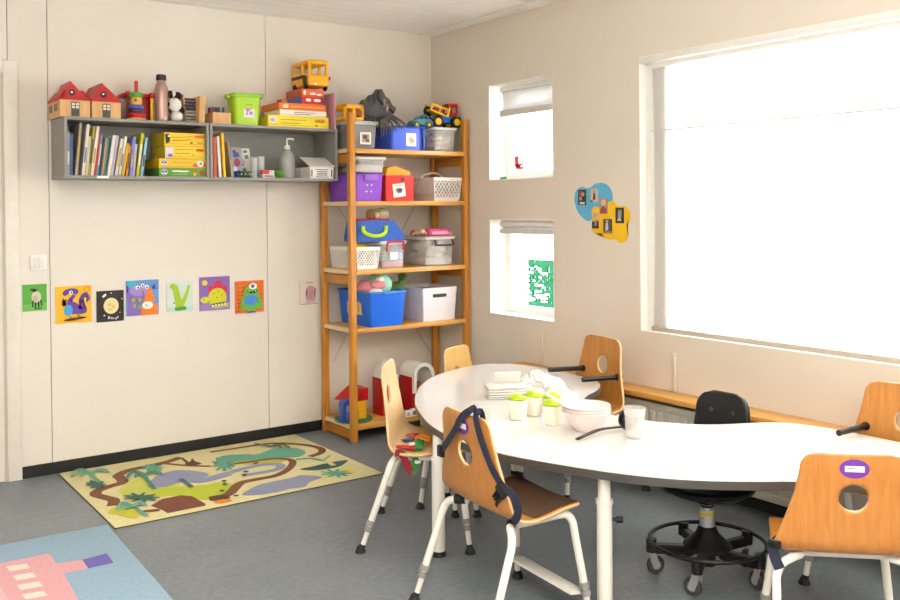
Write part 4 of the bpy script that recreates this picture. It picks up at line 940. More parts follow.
house(92, 120.6, 102, 83, 101.5, 'wooden doll\'s house with plain pointed red roof beside the red stacking toy', False)
# stacking figure
x = X(136.5, -.232, 118); y = -.232; k = .0057
t = thing('stacking_toy', 'stacking peg figure with a green hat and red peg on the grey shelf', 'toy', (x, y, ZT))
def ringp(nm, r, z0, z1, c_, bev=.3):
    m = MB(); h = z1-z0; m.lathe([(0, 0), (r*.9, 0), (r, h*bev), (r, h*(1-bev)), (r*.9, h), (0, h)], x, y, c_, 26, z=ZT+z0); m.build(nm, t)
ringp('base', .050, 0, .012, WOODY); ringp('red_ring', .046, .0125, .036, RED); ringp('purple_ring', .040, .0365, .062, mat('#5a2a52', .4)); ringp('blue_ring', .040, .0625, .082, mat('#4a5fb0', .4)); ringp('head', .030, .0825, .122, mat('#dfa650', .4)); ringp('green_hat', .036, .1225, .148, mat('#4d9a2c', .4)); ringp('red_peg', .010, .1485, .212, RED)
m = MB(); m.cyl((x-.012, y-.0315, ZT+.105), (x-.012, y-.027, ZT+.105), .006, BLACK, 10); m.build('eye', t)
# red toy workbench behind
xa, xb = X(127, -.12, 100), X(152, -.12, 100)
t = thing('toy_workbench', 'red toy workbench with yellow pegs behind the stacking figure', 'toy', ((xa+xb)/2, -.1, ZT))
m = MB(); m.box(xa+.04, xb, -.15, -.04, ZT, ZT+.135, mat('#a81218', .4), .006); m.box(xa-.03, xb+.01, -.165, -.03, ZT+.135, ZT+.155, RED, .006); m.build('bench_body', t)
for q, c_ in ((xb-.02, YELLOW), (xa-.012, mat('#7a3a22', .5))):
    m = MB(); m.cyl((q, -.178, ZT), (q, -.178, ZT+.14), .009, c_, 14); m.ball((q, -.178, ZT+.145), .018, RED, 2); m.build('peg', t)
# bottle
x = X(161.5, -.20, 110); m = MB()
t = thing('water_bottle', 'rose metallic water bottle with a black cap on the grey shelf', 'bottle', (x, -.20, ZT))
m.lathe([(0, 0), (.034, 0), (.037, .006), (.037, .03), (.0365, .09), (.0375, .16), (.033, .195), (.024, .215), (.022, .228), (0, .228)], x, -.20, mat('#b89288', .28, .55), 32, z=ZT); m.build('bottle_body', t)
m = MB(); m.lathe([(0, 0), (.0265, 0), (.0275, .004), (.0265, .028), (.024, .031), (0, .031)], x, -.20, mat('#2a2220', .5), 28, z=ZT+.2285); m.build('bottle_cap', t)
# plush panda-like toy (black and white balls)
x = X(175.5, -.21, 110); t = thing('plush_toy', 'black and white plush toy beside the rose bottle', 'soft toy', (x, -.21, ZT))
m = MB(); m.ball((x+.006, -.21, ZT+.033), (.034, .036, .033), mat('#e6e1d8', .9), 3); m.ball((x-.006, -.215, ZT+.098), (.036, .036, .038), mat('#e8e3da', .9), 3); m.build('white_body', t)
PB = mat('#26221f', .9)
for c_, r in (((-.028, .0, .155), .022), ((.014, .0, .148), .024), ((-.035, .01, .066), .022), ((.032, -.004, .068), .020), ((-.034, -.012, .098), .014)): m = MB(); m.ball((x+c_[0], -.205+c_[1], ZT+c_[2]), r, PB, 2); m.build('black_patch', t)
m = MB(); m.ball((x-.012, -.2, ZT+.158), (.016, .03, .02), mat('#e6e1d8', .9), 2); m.build('ear', t)
# rod frame
x0, x1 = X(181, -.20, 110), X(201, -.20, 110)
t = thing('abacus', 'wooden toy frame with rows of metal and dark bars on the grey shelf', 'toy', ((x0+x1)/2, -.18, ZT))
m = MB(); M = Matrix.Translation((x1, 0, ZT)) @ Matrix.Rotation(.06, 4, 'Y'); m.box(-.036, -.002, -.26, -.04, 0, .150, WOODY, .002, M=M); m.build('side_panel', t)
m = MB(); m.box(x0+.006, x0+.026, -.17, -.04, 0+ZT, ZT+.165, mat('#a96a2a', .5), .003); m.build('side_panel', t)
for r_ in range(8):
    m = MB(); zz_ = ZT+.012+r_*.0175; c_ = mat('#b9b6b0', .3, .7) if r_ < 4 else mat('#3c3350', .4)
    m.tube([(x0+.02, -.215+.01*(r_ % 2), zz_), (x1-.036, -.215+.01*(r_ % 2), zz_)], .0065, c_, 10); m.build('bar', t)
# pencil box
x0, x1 = X(213, -.26, 118), X(231, -.26, 118); z1 = Z(222, 112.5, -.26)
t = thing('wooden_box', 'small open wooden box full of crayons beside the green bucket', 'box', ((x0+x1)/2, -.16, ZT))
m = MB(); m.tub(x0, x1, -.26, -.06, ZT, z1, 0, .006, WOODY); m.build('box_body', t)
cc = ['#3a2a2a', '#c2452a', '#2a3a52', '#27475e', '#31425a', '#8a2f2a', '#2a3550', '#d9b0a0', '#243a55']
for k in range(9):
    m = MB(); xx = x0+.014+(x1-x0-.028)*(k % 9)/8; m.cyl((xx, -.235+.06*(k % 3), ZT+.008), (xx, -.232+.06*(k % 3), z1+.032+.004*(k % 3)), .0066, mat(cc[k], .5), 8)
    one(m, 'crayon', ['brown', 'orange', 'dark blue', 'teal blue', 'slate blue', 'dark red', 'navy', 'pale pink', 'sea blue'][k]+' crayon standing in the small wooden box', 'crayon', 'crayons in the wooden box')
# green bucket
x0, x1 = X(234, -.265, 110), X(262, -.265, 110); z1 = Z(247, 95, -.265); yb_ = -.135
t = thing('storage_bucket', 'lime green bucket with a picture label on the grey shelf', 'bucket', ((x0+x1)/2, -.17, ZT))
m = MB(); m.tub(x0, x1, -.268, yb_, ZT, z1, .012, .004, LIME, r=.03); m.build('bucket_body', t)
m = MB(); m.tub(x0-.010, x1+.010, -.278, yb_+.01, z1-.012, z1+.006, 0, .012, mat('#8fc41e', .4), r=.035); m.box(x0-.004, x1+.004, -.272, yb_+.004, z1+.002, z1+.010, mat('#3f9a34', .45), .003); m.box(x0-.024, x0-.006, -.23, -.18, z1-.02, z1-.004, mat('#8fc41e', .4), .004); m.build('bucket_lid', t)
m = MB(); a, b_ = at(243.5, 102, 1, -.2595), at(254.5, 118, 1, -.2595); m.box(a.x, b_.x, -.2625, -.2555, b_.z, a.z, PAPER, M=None)
dec(m, a.x, b_.x, b_.z, a.z, -.2625, [(Mt('#9a7ab0'), ell(.35, .5, .16, .14)), (Mt('#d9a25a'), ell(.6, .42, .14, .12)), (Mt('#8a80c0'), ell(.65, .7, .16, .12)), (Mt('#b58ac0'), ell(.3, .74, .12, .1)), (Mt('#555'+'555'), [(.2, .14), (.8, .14), (.8, .18), (.2, .18)])])
m.build('label_card', t)
# game boxes
def lines(n, x0=.15, x1=.7, y0=.25, dy=.2, c_='#8a7a18', w_=.05): return [(Mt(c_), [(x0, y0+dy*k), (x1-.1*(k % 2), y0+dy*k-.03), (x1-.1*(k % 2), y0+dy*k-.03+w_), (x0, y0+dy*k+w_)]) for k in range(n)]
def game(u0, u1, zb, vt, yf, depth, m_, label, layers=(), side=None, brand=None, name='board_game', group=None, vz=None):
    x0, x1 = X(u0, yf, 110), X(u1, yf, 110); z1 = Z((u0+u1)/2, vt, yf)
    m = MB(); m.box(x0, x1, yf, yf+depth, zb, z1, m_, .0015, 1)
    if side: m.box(x0-.0008, x0, yf+.004, yf+depth-.004, zb+.003, z1-.003, side)
    m.box(x0+.001, x1-.001, yf-.0006, yf, zb+(z1-zb)*.16, zb+(z1-zb)*.18, mat('#6b5a1a', .6))
    dec(m, x0, x1, zb, z1, yf, list(layers))
    if brand:
        bx0, bz, sz = x0+(x1-x0)*brand[1], zb+(z1-zb)*brand[2], brand[3]
        m.text(brand[0], sz, Matrix.Translation((bx0, yf-.004, bz)) @ Matrix.Rotation(PI/2, 4, 'X'), mat('#c2181c', .5), True)
    one(m, name, label, 'board game', group); return z1
GY_ = mat('#ecc512', .4); GY2 = mat('#f0d81e', .4); G_ = 'board games stacked on top of the shelf'
swirl = [(Mt('#d7d0d8'), ell(.08, .4, .055, .3)), (Mt('#a59ab8'), ell(.075, .42, .03, .16))]
yg = -.268
z = game(267.7, 328.6, ZT, 116, yg, .24, GY2, 'yellow board game box, lowest of the stack under the toy bus', swirl+lines(2, .2, .62, .35, .3)+[(Mt('#8a7a18'), ell(.79, .76, .02, .09))], brand=('HABA', .85, .62, .026), group=G_)
z = game(280, 326.5, z+.0005, 110.5, yg, .23, mat('#efe7da', .5), 'white board game box between the yellow and orange boxes of the bus stack', lines(2, .3, .75, .35, .3, '#6a625a', .1), group=G_)
zo = game(279, 326, z+.0005, 103.7, yg, .25, mat('#e8761a', .45), 'orange board game box above the white one in the bus stack', [(Mt('#f3d7b0'), ell(.14, .5, .06, .3)), (Mt('#f0b070'), S([(.25, .55), (.6, .5), (.95, .5)], .12))], group=G_)
z = game(301.7, 324.4, zo+.0005, 97, yg, .20, mat('#d01f1c', .45), 'red board game box with a blue side, second from the top under the bus', [(Mt('#f2e6d8'), ell(.3, .45, .12, .22)), (Mt('#f2e6d8'), ell(.68, .45, .16, .2)), (Mt('#6a2a4a'), [(.86, 0), (1, 0), (1, 1), (.86, 1)])], side=mat('#2f74c4', .45), group=G_)
zbus = game(301.7, 324.4, z+.0005, 89.2, yg, .21, mat('#dd5a24', .45), 'orange-red board game box, topmost of the stack with the bus on it', [(Mt('#f2e6d8'), ell(.14, .5, .06, .3)), (Mt('#f2e6d8'), ell(.5, .6, .15, .15)), (Mt('#f2e6d8'), ell(.78, .68, .12, .14))], side=mat('#b8503a', .5), group=G_)
m = MB(); xa = X(281, -.25, 100); m.box(xa, xa+.035, -.25, -.19, zo+.0005, zo+.022, mat('#9a3420', .5), .004); m.box(xa+.006, xa+.028, -.251, -.2495, zo+.005, zo+.016, mat('#c9884a', .5)); one(m, 'toy_block', 'small dark red block lying on the orange board game box', 'toy block')
m = MB(); m.box(-.908, -.898, -.275, -.02, ZT, Z(331, 92.5, -.27), mat('#dba3b8', .55), .001); one(m, 'picture_book', 'thin pink book standing at the right end of the board game stack', 'book')
# toy bus
x0, x1 = X(307, -.24, 80), X(327.5, -.24, 80); yf = -.262; zb = zbus; hz = Z(317, 59.5, -.262)-zb
t = thing('toy_bus', 'yellow toy bus with open windows on top of the board games', 'toy', ((x0+x1)/2, -.15, zb))
OY = mat('#efac12', .4); BL_ = x1-x0; L_ = .235
m = MB(); m.box(x0, x1, yf, yf+L_, zb+.024, zb+hz*.50, OY, .012, 3)
m.box(x0+.002, x1-.002, yf+.002, yf+L_-.002, zb+hz*.84, zb+hz, OY, .012, 3)
for q in (x0+.003, x1-.021):
    for yy in (yf+.003, yf+.095, yf+L_-.021): m.box(q, q+.018, yy, yy+.018, zb+hz*.45, zb+hz*.92, OY, .005)
m.box(x0+.003, x1-.003, yf+.09, yf+L_-.003, zb+hz*.45, zb+hz*.60, OY, .008)
m.build('bus_body', t)
m = MB(); m.box(x0-.002, x0+.002, yf+.05, yf+L_-.01, zb+hz*.40, zb+hz*.50, mat('#3a2a18', .5)); m.box(x0-.002, x0+.002, yf+.02, yf+.075, zb+.03, zb+hz*.45, mat('#3a2a18', .5)); m.build('side_stripe', t)
for sx in (x0-.003, x1-.012):
    for yy in (yf+.045, yf+L_-.045): m = MB(); m.lathe([(0, -.0075), (.018, -.0075), (.024, -.004), (.024, .004), (.018, .0075), (0, .0075)], 0, 0, BLACK_RUB, 20, M=Matrix.Translation((sx+.0075, yy, zb+.0245)) @ Matrix.Rotation(PI/2, 4, 'Y')); m.build('wheel', t)
m = MB(); m.cyl((x1, yf+.02, zb+hz*.42), (x1+.014, yf+.02, zb+hz*.42), .012, RED, 14); m.build('red_lamp', t)
m = MB(); m.cyl((x0+.045, yf-.002, zb+.034), (x0+.045, yf+.006, zb+.034), .007, PAPER, 12); m.build('headlamp', t)

# books in the left unit
random.seed(11)
CB = lambda x, y: (55+x/8.57, 115+y/8.57)
BK = [(113, 117, 145, 21, '#8794a3', 'grey-blue'), (137, 143, 158, 22, '#43597e', 'dark blue'), (185, 228, 66, 20, '#a79c8e', 'tall taupe'), (243, 288, 78, 22, '#d9d0c0', 'tall cream'), (272, 304, 182, 16, '#cfc6a0', 'short cream'),
      (293, 342, 100, 17, '#b9a53c', 'olive yellow'), (318, 372, 95, 22, '#e6dfd0', 'off-white'), (343, 388, 142, 15, '#c2321f', 'red'), (366, 410, 160, 17, '#6fa3bb', 'light blue'), (388, 430, 185, 14, '#2c4f6c', 'thin navy'), (405, 447, 190, 13, '#d29a3a', 'thin amber'), (424, 460, 182, 16, '#2f7f8c', 'teal'),
      (460, 512, 172, 24, '#e2dcd2', 'white'), (490, 541, 172, 20, '#b5a9bd', 'mauve patterned'), (527, 582, 200, 22, '#e8e0cc', 'ivory'), (552, 606, 180, 20, '#ddd5c4', 'pale cream'), (583, 630, 240, 22, '#dda61e', 'golden yellow'), (620, 650, 262, 17, '#d98f2e', 'orange'), (650, 682, 186, 24, '#7c82c4', 'periwinkle'), (675, 699, 248, 16, '#bcb2cf', 'short lilac'), (712, 757, 155, 22, '#c9c424', 'lime yellow'), (742, 786, 192, 20, '#8dbccb', 'sky blue')]
yf = -.255
prv = None
for i, (xb, xt, ty, w_, col, nm) in enumerate(BK):
    u_b, _ = CB(xb, 522); u_t, v_t = CB(xt, ty); wd = w_/8.57*.0058
    b0 = Vector((X(u_b, yf, 176), 0, ZI+.0006)); t0 = Vector((X(u_t, yf, v_t), 0, min(Z(u_t, v_t, yf), 1.858)))
    hh_ = t0.z-b0.z; tn = (t0.x-b0.x)/hh_
    if prv:                                                     # stand each book clear of its neighbour
        gap = (wd+prv[3])/2*1.02+.0008; b0.x = max(b0.x, prv[0]+gap); hm = min(hh_, prv[2]); tn = max(tn, (prv[0]+hm*prv[1]+gap-b0.x)/hm)
    prv = (b0.x, tn, hh_, wd); t0.x = b0.x+tn*hh_
    ang = math.atan2(t0.x-b0.x, t0.z-b0.z); Lh = (t0-b0).length-wd*abs(math.sin(math.atan(tn)))
    M = Matrix.Translation((b0.x, yf+.004*(i % 3), b0.z+abs(math.sin(ang))*wd/2)) @ Matrix.Rotation(ang, 4, 'Y'); dp = .185+.012*(i % 4)
    m = MB(); cv = mat(col, .5)
    m.box(-wd/2, -wd/2+.0012, 0, dp, 0, Lh, cv, M=M); m.box(wd/2-.0012, wd/2, 0, dp, 0, Lh, cv, M=M); m.box(-wd/2+.001, wd/2-.001, 0, .0015, 0, Lh, cv, M=M); m.box(-wd/2+.0012, wd/2-.0012, .0015, dp-.003, .002, Lh-.002, PAPER, M=M)
    if i % 3 != 1: m.box(-wd*.28, wd*.28, -.0004, .0004, Lh*.25, Lh*(.55+.1*(i % 3)), mat(['#e9e4da', '#3a3a3c', '#c9a23a', '#5a7a9a'][i % 4], .6), M=M)
    one(m, 'book', nm+' book spine leaning in the row of the left grey shelf', 'book', 'books in the left grey shelf')
G2 = 'board games in the left grey shelf'; yq = -.262
orch = lambda: [(Mt('#ded7e4'), ell(.11, .5, .065, .36)), (Mt('#45406a'), ell(.11, .5, .055, .30)), (Mt('#e6e0ea'), S([(.07, .55), (.11, .7), (.15, .55)], .06)), (Mt('#b0a8c8'), ell(.11, .36, .03, .12))]
z = game(158.3, 205.5, ZI+.0005, 168, yq, .23, mat('#5f9a2c', .4), 'green board game box, lowest of the four in the left grey shelf', orch()+[(WH, S([(.28, .40), (.4, .36), (.5, .4), (.62, .36)], .14)), (Mt('#d9d2b0'), S([(.3, .72), (.6, .7)], .04)), (Mt('#e2c41e'), ell(.75, .7, .03, .2)), (Mt('#d9461e'), ell(.75, .35, .03, .16)), (Mt('#b5462e'), ell(.9, .55, .06, .28))], group=G2)
z = game(158.3, 205.5, z+.0006, 158.8, yq, .23, mat('#e9b91a', .4), 'amber board game box with a white animal, above the green one', orch()+lines(1, .28, .7, .4, .2, '#b58a20', .08)+[(Mt('#e0661e'), ell(.77, .7, .06, .22)), (WH, ell(.87, .5, .07, .34)), (Mt('#8a8f90'), ell(.88, .5, .03, .16)), (Mt('#d9461e'), ell(.97, .6, .025, .2))], group=G2)
z = game(164.8, 204.6, z+.0006, 146.5, yq, .22, mat('#edcb1c', .4), 'yellow board game box, second from the top in the left grey shelf', [(Mt('#d9d2dc'), [(0, .1), (.2, .05), (.18, .95), (0, .98)]), (Mt('#8a6aa8'), ell(.12, .75, .06, .14))]+lines(2, .25, .7, .25, .3)+[(Mt('#8a7a18'), ell(.69, .7, .018, .07)), (Mt('#d8452a'), S([(.78, .28), (.95, .26)], .16))], brand=('HABA', .87, .70, .018), group=G2)
z = game(164, 204.4, z+.0006, 133, yq, .22, mat('#f0c414', .4), 'yellow board game box with a black figure, topmost in the left grey shelf', [(Mt('#2a2018'), [(.02, .15), (.1, .1), (.14, .3), (.13, .7), (.04, .85), (.08, .5)]), (WH, ell(.11, .28, .03, .06)), (Mt('#2a2018'), S([(.18, .35), (.4, .32), (.7, .26)], .03)), (Mt('#2a2018'), S([(.2, .6), (.4, .55), (.64, .5)], .04)), (Mt('#6a5a14'), ell(.66, .74, .03, .09)), (Mt('#8a7a18'), S([(.8, .72), (.94, .7)], .06))], brand=('HABA', .87, .74, .022), group=G2)
# right unit
CC = lambda x, y: (205+x/6.43, 125+y/6.43)
for (xb, xt, ty, w_, col, nm) in ((68, 62, 80, 26, '#c2552a', 'rust red'), (100, 82, 72, 22, '#e0dcd6', 'white'), (128, 112, 50, 20, '#eebc1c', 'tall yellow'), (178, 148, 110, 12, '#a99f86', 'khaki')):
    u_b, _ = CC(xb, 330); u_t, v_t = CC(xt, ty); wd = w_/6.43*.0046
    b0 = Vector((X(u_b, yf, 176), 0, ZI+.0006)); t0 = Vector((X(u_t, yf, v_t), 0, min(Z(u_t, v_t, yf), 1.862))); ang = math.atan2(t0.x-b0.x, t0.z-b0.z); Lh = (t0-b0).length
    M = Matrix.Translation((b0.x, yf, b0.z+abs(math.sin(ang))*wd/2)) @ Matrix.Rotation(ang, 4, 'Y'); Lh -= wd*abs(math.sin(ang)); m = MB(); cv = mat(col, .5)
    m.box(-wd/2, wd/2, 0, .0015, 0, Lh, cv, M=M); m.box(-wd/2, -wd/2+.0012, .001, .19, 0, Lh, cv, M=M); m.box(wd/2-.0012, wd/2, .001, .19, 0, Lh, cv, M=M); m.box(-wd/2+.0012, wd/2-.0012, .0015, .187, .002, Lh-.002, PAPER, M=M)
    one(m, 'book', nm+' book at the left end of the right grey shelf', 'book', 'books in the right grey shelf')
def cardboard(u0, v0, u1, v1, yp, m_, layers, label, name, cat, lean=.0):
    x0, x1 = X(u0, yp, 165), X(u1, yp, 165); z1 = Z((u0+u1)/2, v0, yp); M = Matrix.Translation((0, yp, ZI+.001)) @ Matrix.Rotation(-lean, 4, 'X'); m = MB()
    m.box(x0, x1, 0, .004, 0, z1-ZI, m_, M=M)
    for k, (mt, poly) in enumerate(layers): m.ngon([(x0+px*(x1-x0), -.0004*(k+1), (z1-ZI)*(1-py)) for px, py in poly], mt, M=M)
    one(m, name, label, cat)
cardboard(232.5, 147, 243, 178, -.20, mat('#9a9fb4', .5), [(Mt('#3a4a8a'), [(.1, .1), (.6, .05), (.8, .3), (.2, .35)]), (Mt('#a03a4a'), ell(.5, .5, .3, .14)), (Mt('#d9dce6'), ell(.3, .72, .2, .1)), (Mt('#2f4a9a'), [(.1, .8), (.7, .75), (.9, .95), (.2, .98)]), (Mt('#b08a5a'), ell(.6, .1, .2, .07))], 'colourful blue and red booklet leaning beside the khaki book', 'booklet', 'booklet', .12)
cardboard(238, 147, 252.5, 177, -.14, PAPER, [(Mt('#6a6a6a'), [(.55, .08), (.8, .06), (.82, .14), (.57, .16)]), (Mt('#7a7a7a'), [(.6, .24), (.84, .22), (.86, .34), (.62, .36)]), (Mt('#c9c4bc'), ell(.4, .45, .2, .1)), (Mt('#6a6a6a'), [(.3, .55), (.5, .53), (.5, .58), (.3, .6)]), (Mt('#8a8a88'), ell(.5, .72, .12, .05))], 'white card with small grey drawings standing behind the glasses', 'picture_card', 'card', .25)
def glass(u, label, h_):
    x = X(u, -.20, 168); m = MB(); m.lathe([(0, .0005), (.019, .0005), (.0205, .003), (.0225, h_), (.021, h_), (.019, .006), (0, .005)], x, -.20, mat('#e6eaea', .1, alpha=.40), 28, z=ZI); one(m, 'drinking_glass', label, 'glass', 'glasses in the right grey shelf')
glass(253.8, 'left one of two clear drinking glasses in the right grey shelf', .118); glass(261, 'right one of two clear drinking glasses in the right grey shelf', .126)
x = X(245, -.235, 172); m = MB(); m.lathe([(0, 0), (.028, 0), (.034, .006), (.043, .036), (.041, .036), (.031, .008), (0, .005)], x, -.235, mat('#3d5a3a', .4), 30, z=ZI+.0004)
for k in range(10): a = 2*PI*k/10; m.ball((x+.0385*math.cos(a), -.235+.0385*math.sin(a), ZI+.02), (.005, .005, .006), mat('#cfd6c2', .5), 1)
one(m, 'bowl', 'small patterned dark green bowl in the right grey shelf', 'bowl')
x0, x1 = X(262.5, -.25, 172), X(274.5, -.25, 172); m = MB(); m.box(x0, x1, -.25, -.17, ZI+.0004, ZI+.046, mat('#d8cfc8', .5), .002); m.box(x0-.0005, x0+(x1-x0)*.55, -.251, -.1695, ZI+.022, ZI+.0465, mat('#b8262c', .5)); m.box(x0+.012, x1-.01, -.2515, -.2505, ZI+.008, ZI+.014, mat('#8a3a3a', .5)); one(m, 'small_box', 'small red and white box in front of the soap bottle', 'box')
x = X(279, -.235, 172); m = MB(); m.ball((x, -.235, ZI+.026), (.026, .024, .026), mat('#4c8a2a', .8), 3)
for k in range(7): a = 2*PI*k/7; m.ball((x+.016*math.cos(a), -.235+.016*math.sin(a), ZI+.036), .010, mat('#57982f', .8), 2)
one(m, 'plush_ball', 'small knobbly green ball beside the soap bottle', 'toy')
x = X(287.2, -.17, 165); t = thing('soap_bottle', 'translucent grey pump bottle in the right grey shelf', 'bottle', (x, -.17, ZI))
SB = mat('#b9b8b2', .3, alpha=.75); m = MB(); m.lathe([(0, .0005), (.042, .0005), (.046, .006), (.046, .115), (.040, .140), (.020, .168), (.016, .175), (0, .175)], x, -.17, SB, 32, z=ZI); m.build('bottle_body', t)
m = MB(); m.lathe([(0, 0), (.018, 0), (.018, .022), (.008, .026), (.005, .028), (.005, .062), (0, .062)], x, -.17, WHITE, 20, z=ZI+.1755); m.tube([(x, -.17, ZI+.238), (x+.02, -.18, ZI+.240), (x+.036, -.19, ZI+.234)], .0055, WHITE, 10); m.build('pump_head', t)
m = MB(); a = X(296, -.15, 172); b_ = X(309, -.15, 172); m.box(a, b_, -.15, -.06, ZI+.0004, ZI+.062, mat('#a9a5a0', .5), .003); m.box(a-.002, b_+.002, -.152, -.058, ZI+.054, ZI+.066, mat('#c2beb8', .5), .002); one(m, 'storage_box', 'low grey box with a lid behind the white paper caddy', 'box')
# white paper caddy
x0, x1 = X(310, -.278, 170), X(333.5, -.278, 170); t = thing('paper_caddy', 'white carton with a raised flap and black print in the right grey shelf', 'box', ((x0+x1)/2, -.22, ZI))
zc = Z(321, 167, -.278); CW = mat('#eeeae4', .55); m = MB(); m.tub(x0, x1, -.280, -.13, ZI+.0004, zc, .003, .003, CW)
xx, ww = x0, x1-x0; hh = zc-ZI
lay_ = [(Mt('#3a3a3c'), [(.03, .25), (.08, .25), (.08, .85), (.03, .85)]), (Mt('#3a3a3c'), [(.90, .25), (.95, .25), (.95, .85), (.90, .85)]), (Mt('#4a4a4c'), [(.22, .2), (.78, .2), (.78, .26), (.22, .26)]), (Mt('#4a4a4c'), [(.22, .84), (.78, .84), (.78, .9), (.22, .9)])]+[(Mt('#6a6a6c'), [(.27, .36+.15*k), (.73, .36+.15*k), (.73, .44+.15*k), (.27, .44+.15*k)]) for k in range(3)]
dec(m, x0+.003, x1-.003, ZI, zc, -.2802, lay_); m.build('carton_body', t)
m = MB(); M = Matrix.Translation((0, -.281, zc)) @ Matrix.Rotation(.42, 4, 'X'); m.box(x0-.003, x1+.012, .002, .150, .001, .004, CW, M=M); m.build('carton_flap', t)

# ================================================================== things on the pine shelf unit
YS = -.405
def tubthing(name, label, cat, u0, u1, zb, vt, yf, depth, m_, ins=.012, t_=.004, r=.02, rim=None, vmid=None, group=None, rimh=.014, rimo=.006):
    v = vmid or vt; x0, x1 = X(u0, yf, v), X(u1, yf, v); z1 = Z((u0+u1)/2, vt, yf)
    t = thing(name, label, cat, ((x0+x1)/2, yf+depth/2, zb), group)
    m = MB(); m.tub(x0, x1, yf, yf+depth, zb+.0004, z1, ins, t_, m_, r=r); m.build('bin_body', t)
    if rim:
        m = MB(); m.tub(x0-rimo, x1+rimo, yf-rimo, yf+depth+rimo, z1-rimh, z1+.002, 0, rimo+t_, rim, r=r+.004, floor_t=.0)if False else None
        pts = []
        e = rimo*.6; rr = r
        for cx, cy, st in ((x1-rr, yf+rr, -PI/2), (x1-rr, yf+depth-rr, 0), (x0+rr, yf+depth-rr, PI/2), (x0+rr, yf+rr, PI)):
            for k in range(5): a = st+PI/2*k/4; pts.append((cx+(rr+e)*math.cos(a), cy+(rr+e)*math.sin(a), z1-.002))
        m.tube(pts, rimo, rim, 8, closed=True); m.build('bin_rim', t)
    return t, x0, x1, z1
def card(t, u0, v0, u1, v1, y, layers, m_=PAPER, tilt=0.):
    a, b_ = at(u0, v0, 1, y), at(u1, v1, 1, y); cx, cz = (a.x+b_.x)/2, (a.z+b_.z)/2
    M = Matrix.Translation((cx, 0, cz)) @ Matrix.Rotation(tilt, 4, 'Y') @ Matrix.Translation((-cx, 0, -cz))
    m = MB(); m.box(a.x, b_.x, y-.0015, y+.003, b_.z, a.z, m_, M=M)
    for k, (mt, poly) in enumerate(layers): m.ngon([(a.x+px*(b_.x-a.x), y-.0019-.0004*k, a.z-py*(a.z-b_.z)) for px, py in poly], mt, M=M)
    o = m.build('label_card', t); o['label'] = 'white picture label'; return o
def lattice(t, x0, x1, yf, depth, zb, z1, ins, m_, n=11, faces='fl', hband=.022, th=.003):
    """basket: solid rim and base bands with a diagonal lattice between"""
    m = MB()
    def corner(k, f): i = ins*(1-f); return [(x0+i, yf+i), (x1-i, yf+i), (x1-i, yf+depth-i), (x0+i, yf+depth-i)][k % 4]
    zb += .001; H_ = z1-zb
    for k in range(4):
        for f0, f1 in ((0, .14), (1-hband/H_, 1)):
            a0, b0, a1, b1 = corner(k, f0), corner(k+1, f0), corner(k, f1), corner(k+1, f1)
            nx = Vector((b0[1]-a0[1], a0[0]-b0[0], 0)).normalized()*th
            b = bmesh.new(); o_ = [b.verts.new(p) for p in ((*a0, zb+f0*H_), (*b0, zb+f0*H_), (*b1, zb+f1*H_), (*a1, zb+f1*H_))]; i_ = [b.verts.new(v.co-nx) for v in o_]
            b.faces.new(o_); b.faces.new(i_[::-1])
            for q in range(4): b.faces.new((o_[q], o_[(q+1) % 4], i_[(q+1) % 4], i_[q]))
            m._merge(b, m_)
        P_ = lambda s, f: Vector((*[corner(k, f)[q]+(corner(k+1, f)[q]-corner(k, f)[q])*s for q in (0, 1)], zb+f*H_))
        lo, hi = .12, 1-hband/H_*.8; L_ = (Vector(corner(k+1, 1))-Vector(corner(k, 1))).length; nn = max(5, int(n*L_/(x1-x0))); dsl = (hi-lo)*H_/L_*.75
        a0, b0 = corner(k, .5), corner(k+1, .5); nrm = Vector((b0[1]-a0[1], a0[0]-b0[0], 0)).normalized()
        for sg in (1, -1):
            for i in range(-nn, 2*nn):
                s0 = i/nn; s1 = s0+sg*dsl; fa, fb = lo, hi
                sa, sb = s0, s1
                if max(sa, sb) <= 0 or min(sa, sb) >= 1: continue
                def clip(sv): return lo+(hi-lo)*(sv-s0)/(s1-s0)
                if sa < 0: fa = clip(0); sa = 0
                if sa > 1: fa = clip(1); sa = 1
                if sb < 0: fb = clip(0); sb = 0
                if sb > 1: fb = clip(1); sb = 1
                m.band([P_(sa, fa), P_(sb, fb)], tuple(-nrm), .0052, th*.8, m_)
        for s_ in (0,):
            m.tube([P_(0, .04), P_(0, .98)], .004, m_, 8)
    m.box(x0+ins+.001, x1-ins-.001, yf+ins+.001, yf+depth-ins-.001, zb+.0006, zb+.004, m_)
    return m.build('basket_body', t)
s1, s2, s3, s4, s5 = SZ
PASTEL = ['#e6b7c0', '#b9dcc4', '#f1dca0', '#c6d3ea', '#e7a7a0', '#f0c7a8']
def fill(t, x0, x1, y0, y1, z0, z1, cols, n, r, nm='contents', seed=1):
    random.seed(seed); m = MB()
    for _ in range(n):
        q = (random.uniform(x0+r, x1-r), random.uniform(y0+r, y1-r), random.uniform(z0+r, z1-r)); m.ball(q, (r, r*random.uniform(.7, 1.2), r*random.uniform(.6, 1)), mat(random.choice(cols), .6), 1)
    o = m.build(nm, t); o['kind'] = 'stuff'; o['label'] = 'small toys seen through the plastic'; return o
pic = lambda c1, c2, c3: [(Mt(c1), ell(.42, .45, .22, .2)), (Mt(c2), ell(.6, .6, .2, .18)), (Mt(c3), ell(.5, .78, .24, .09))]

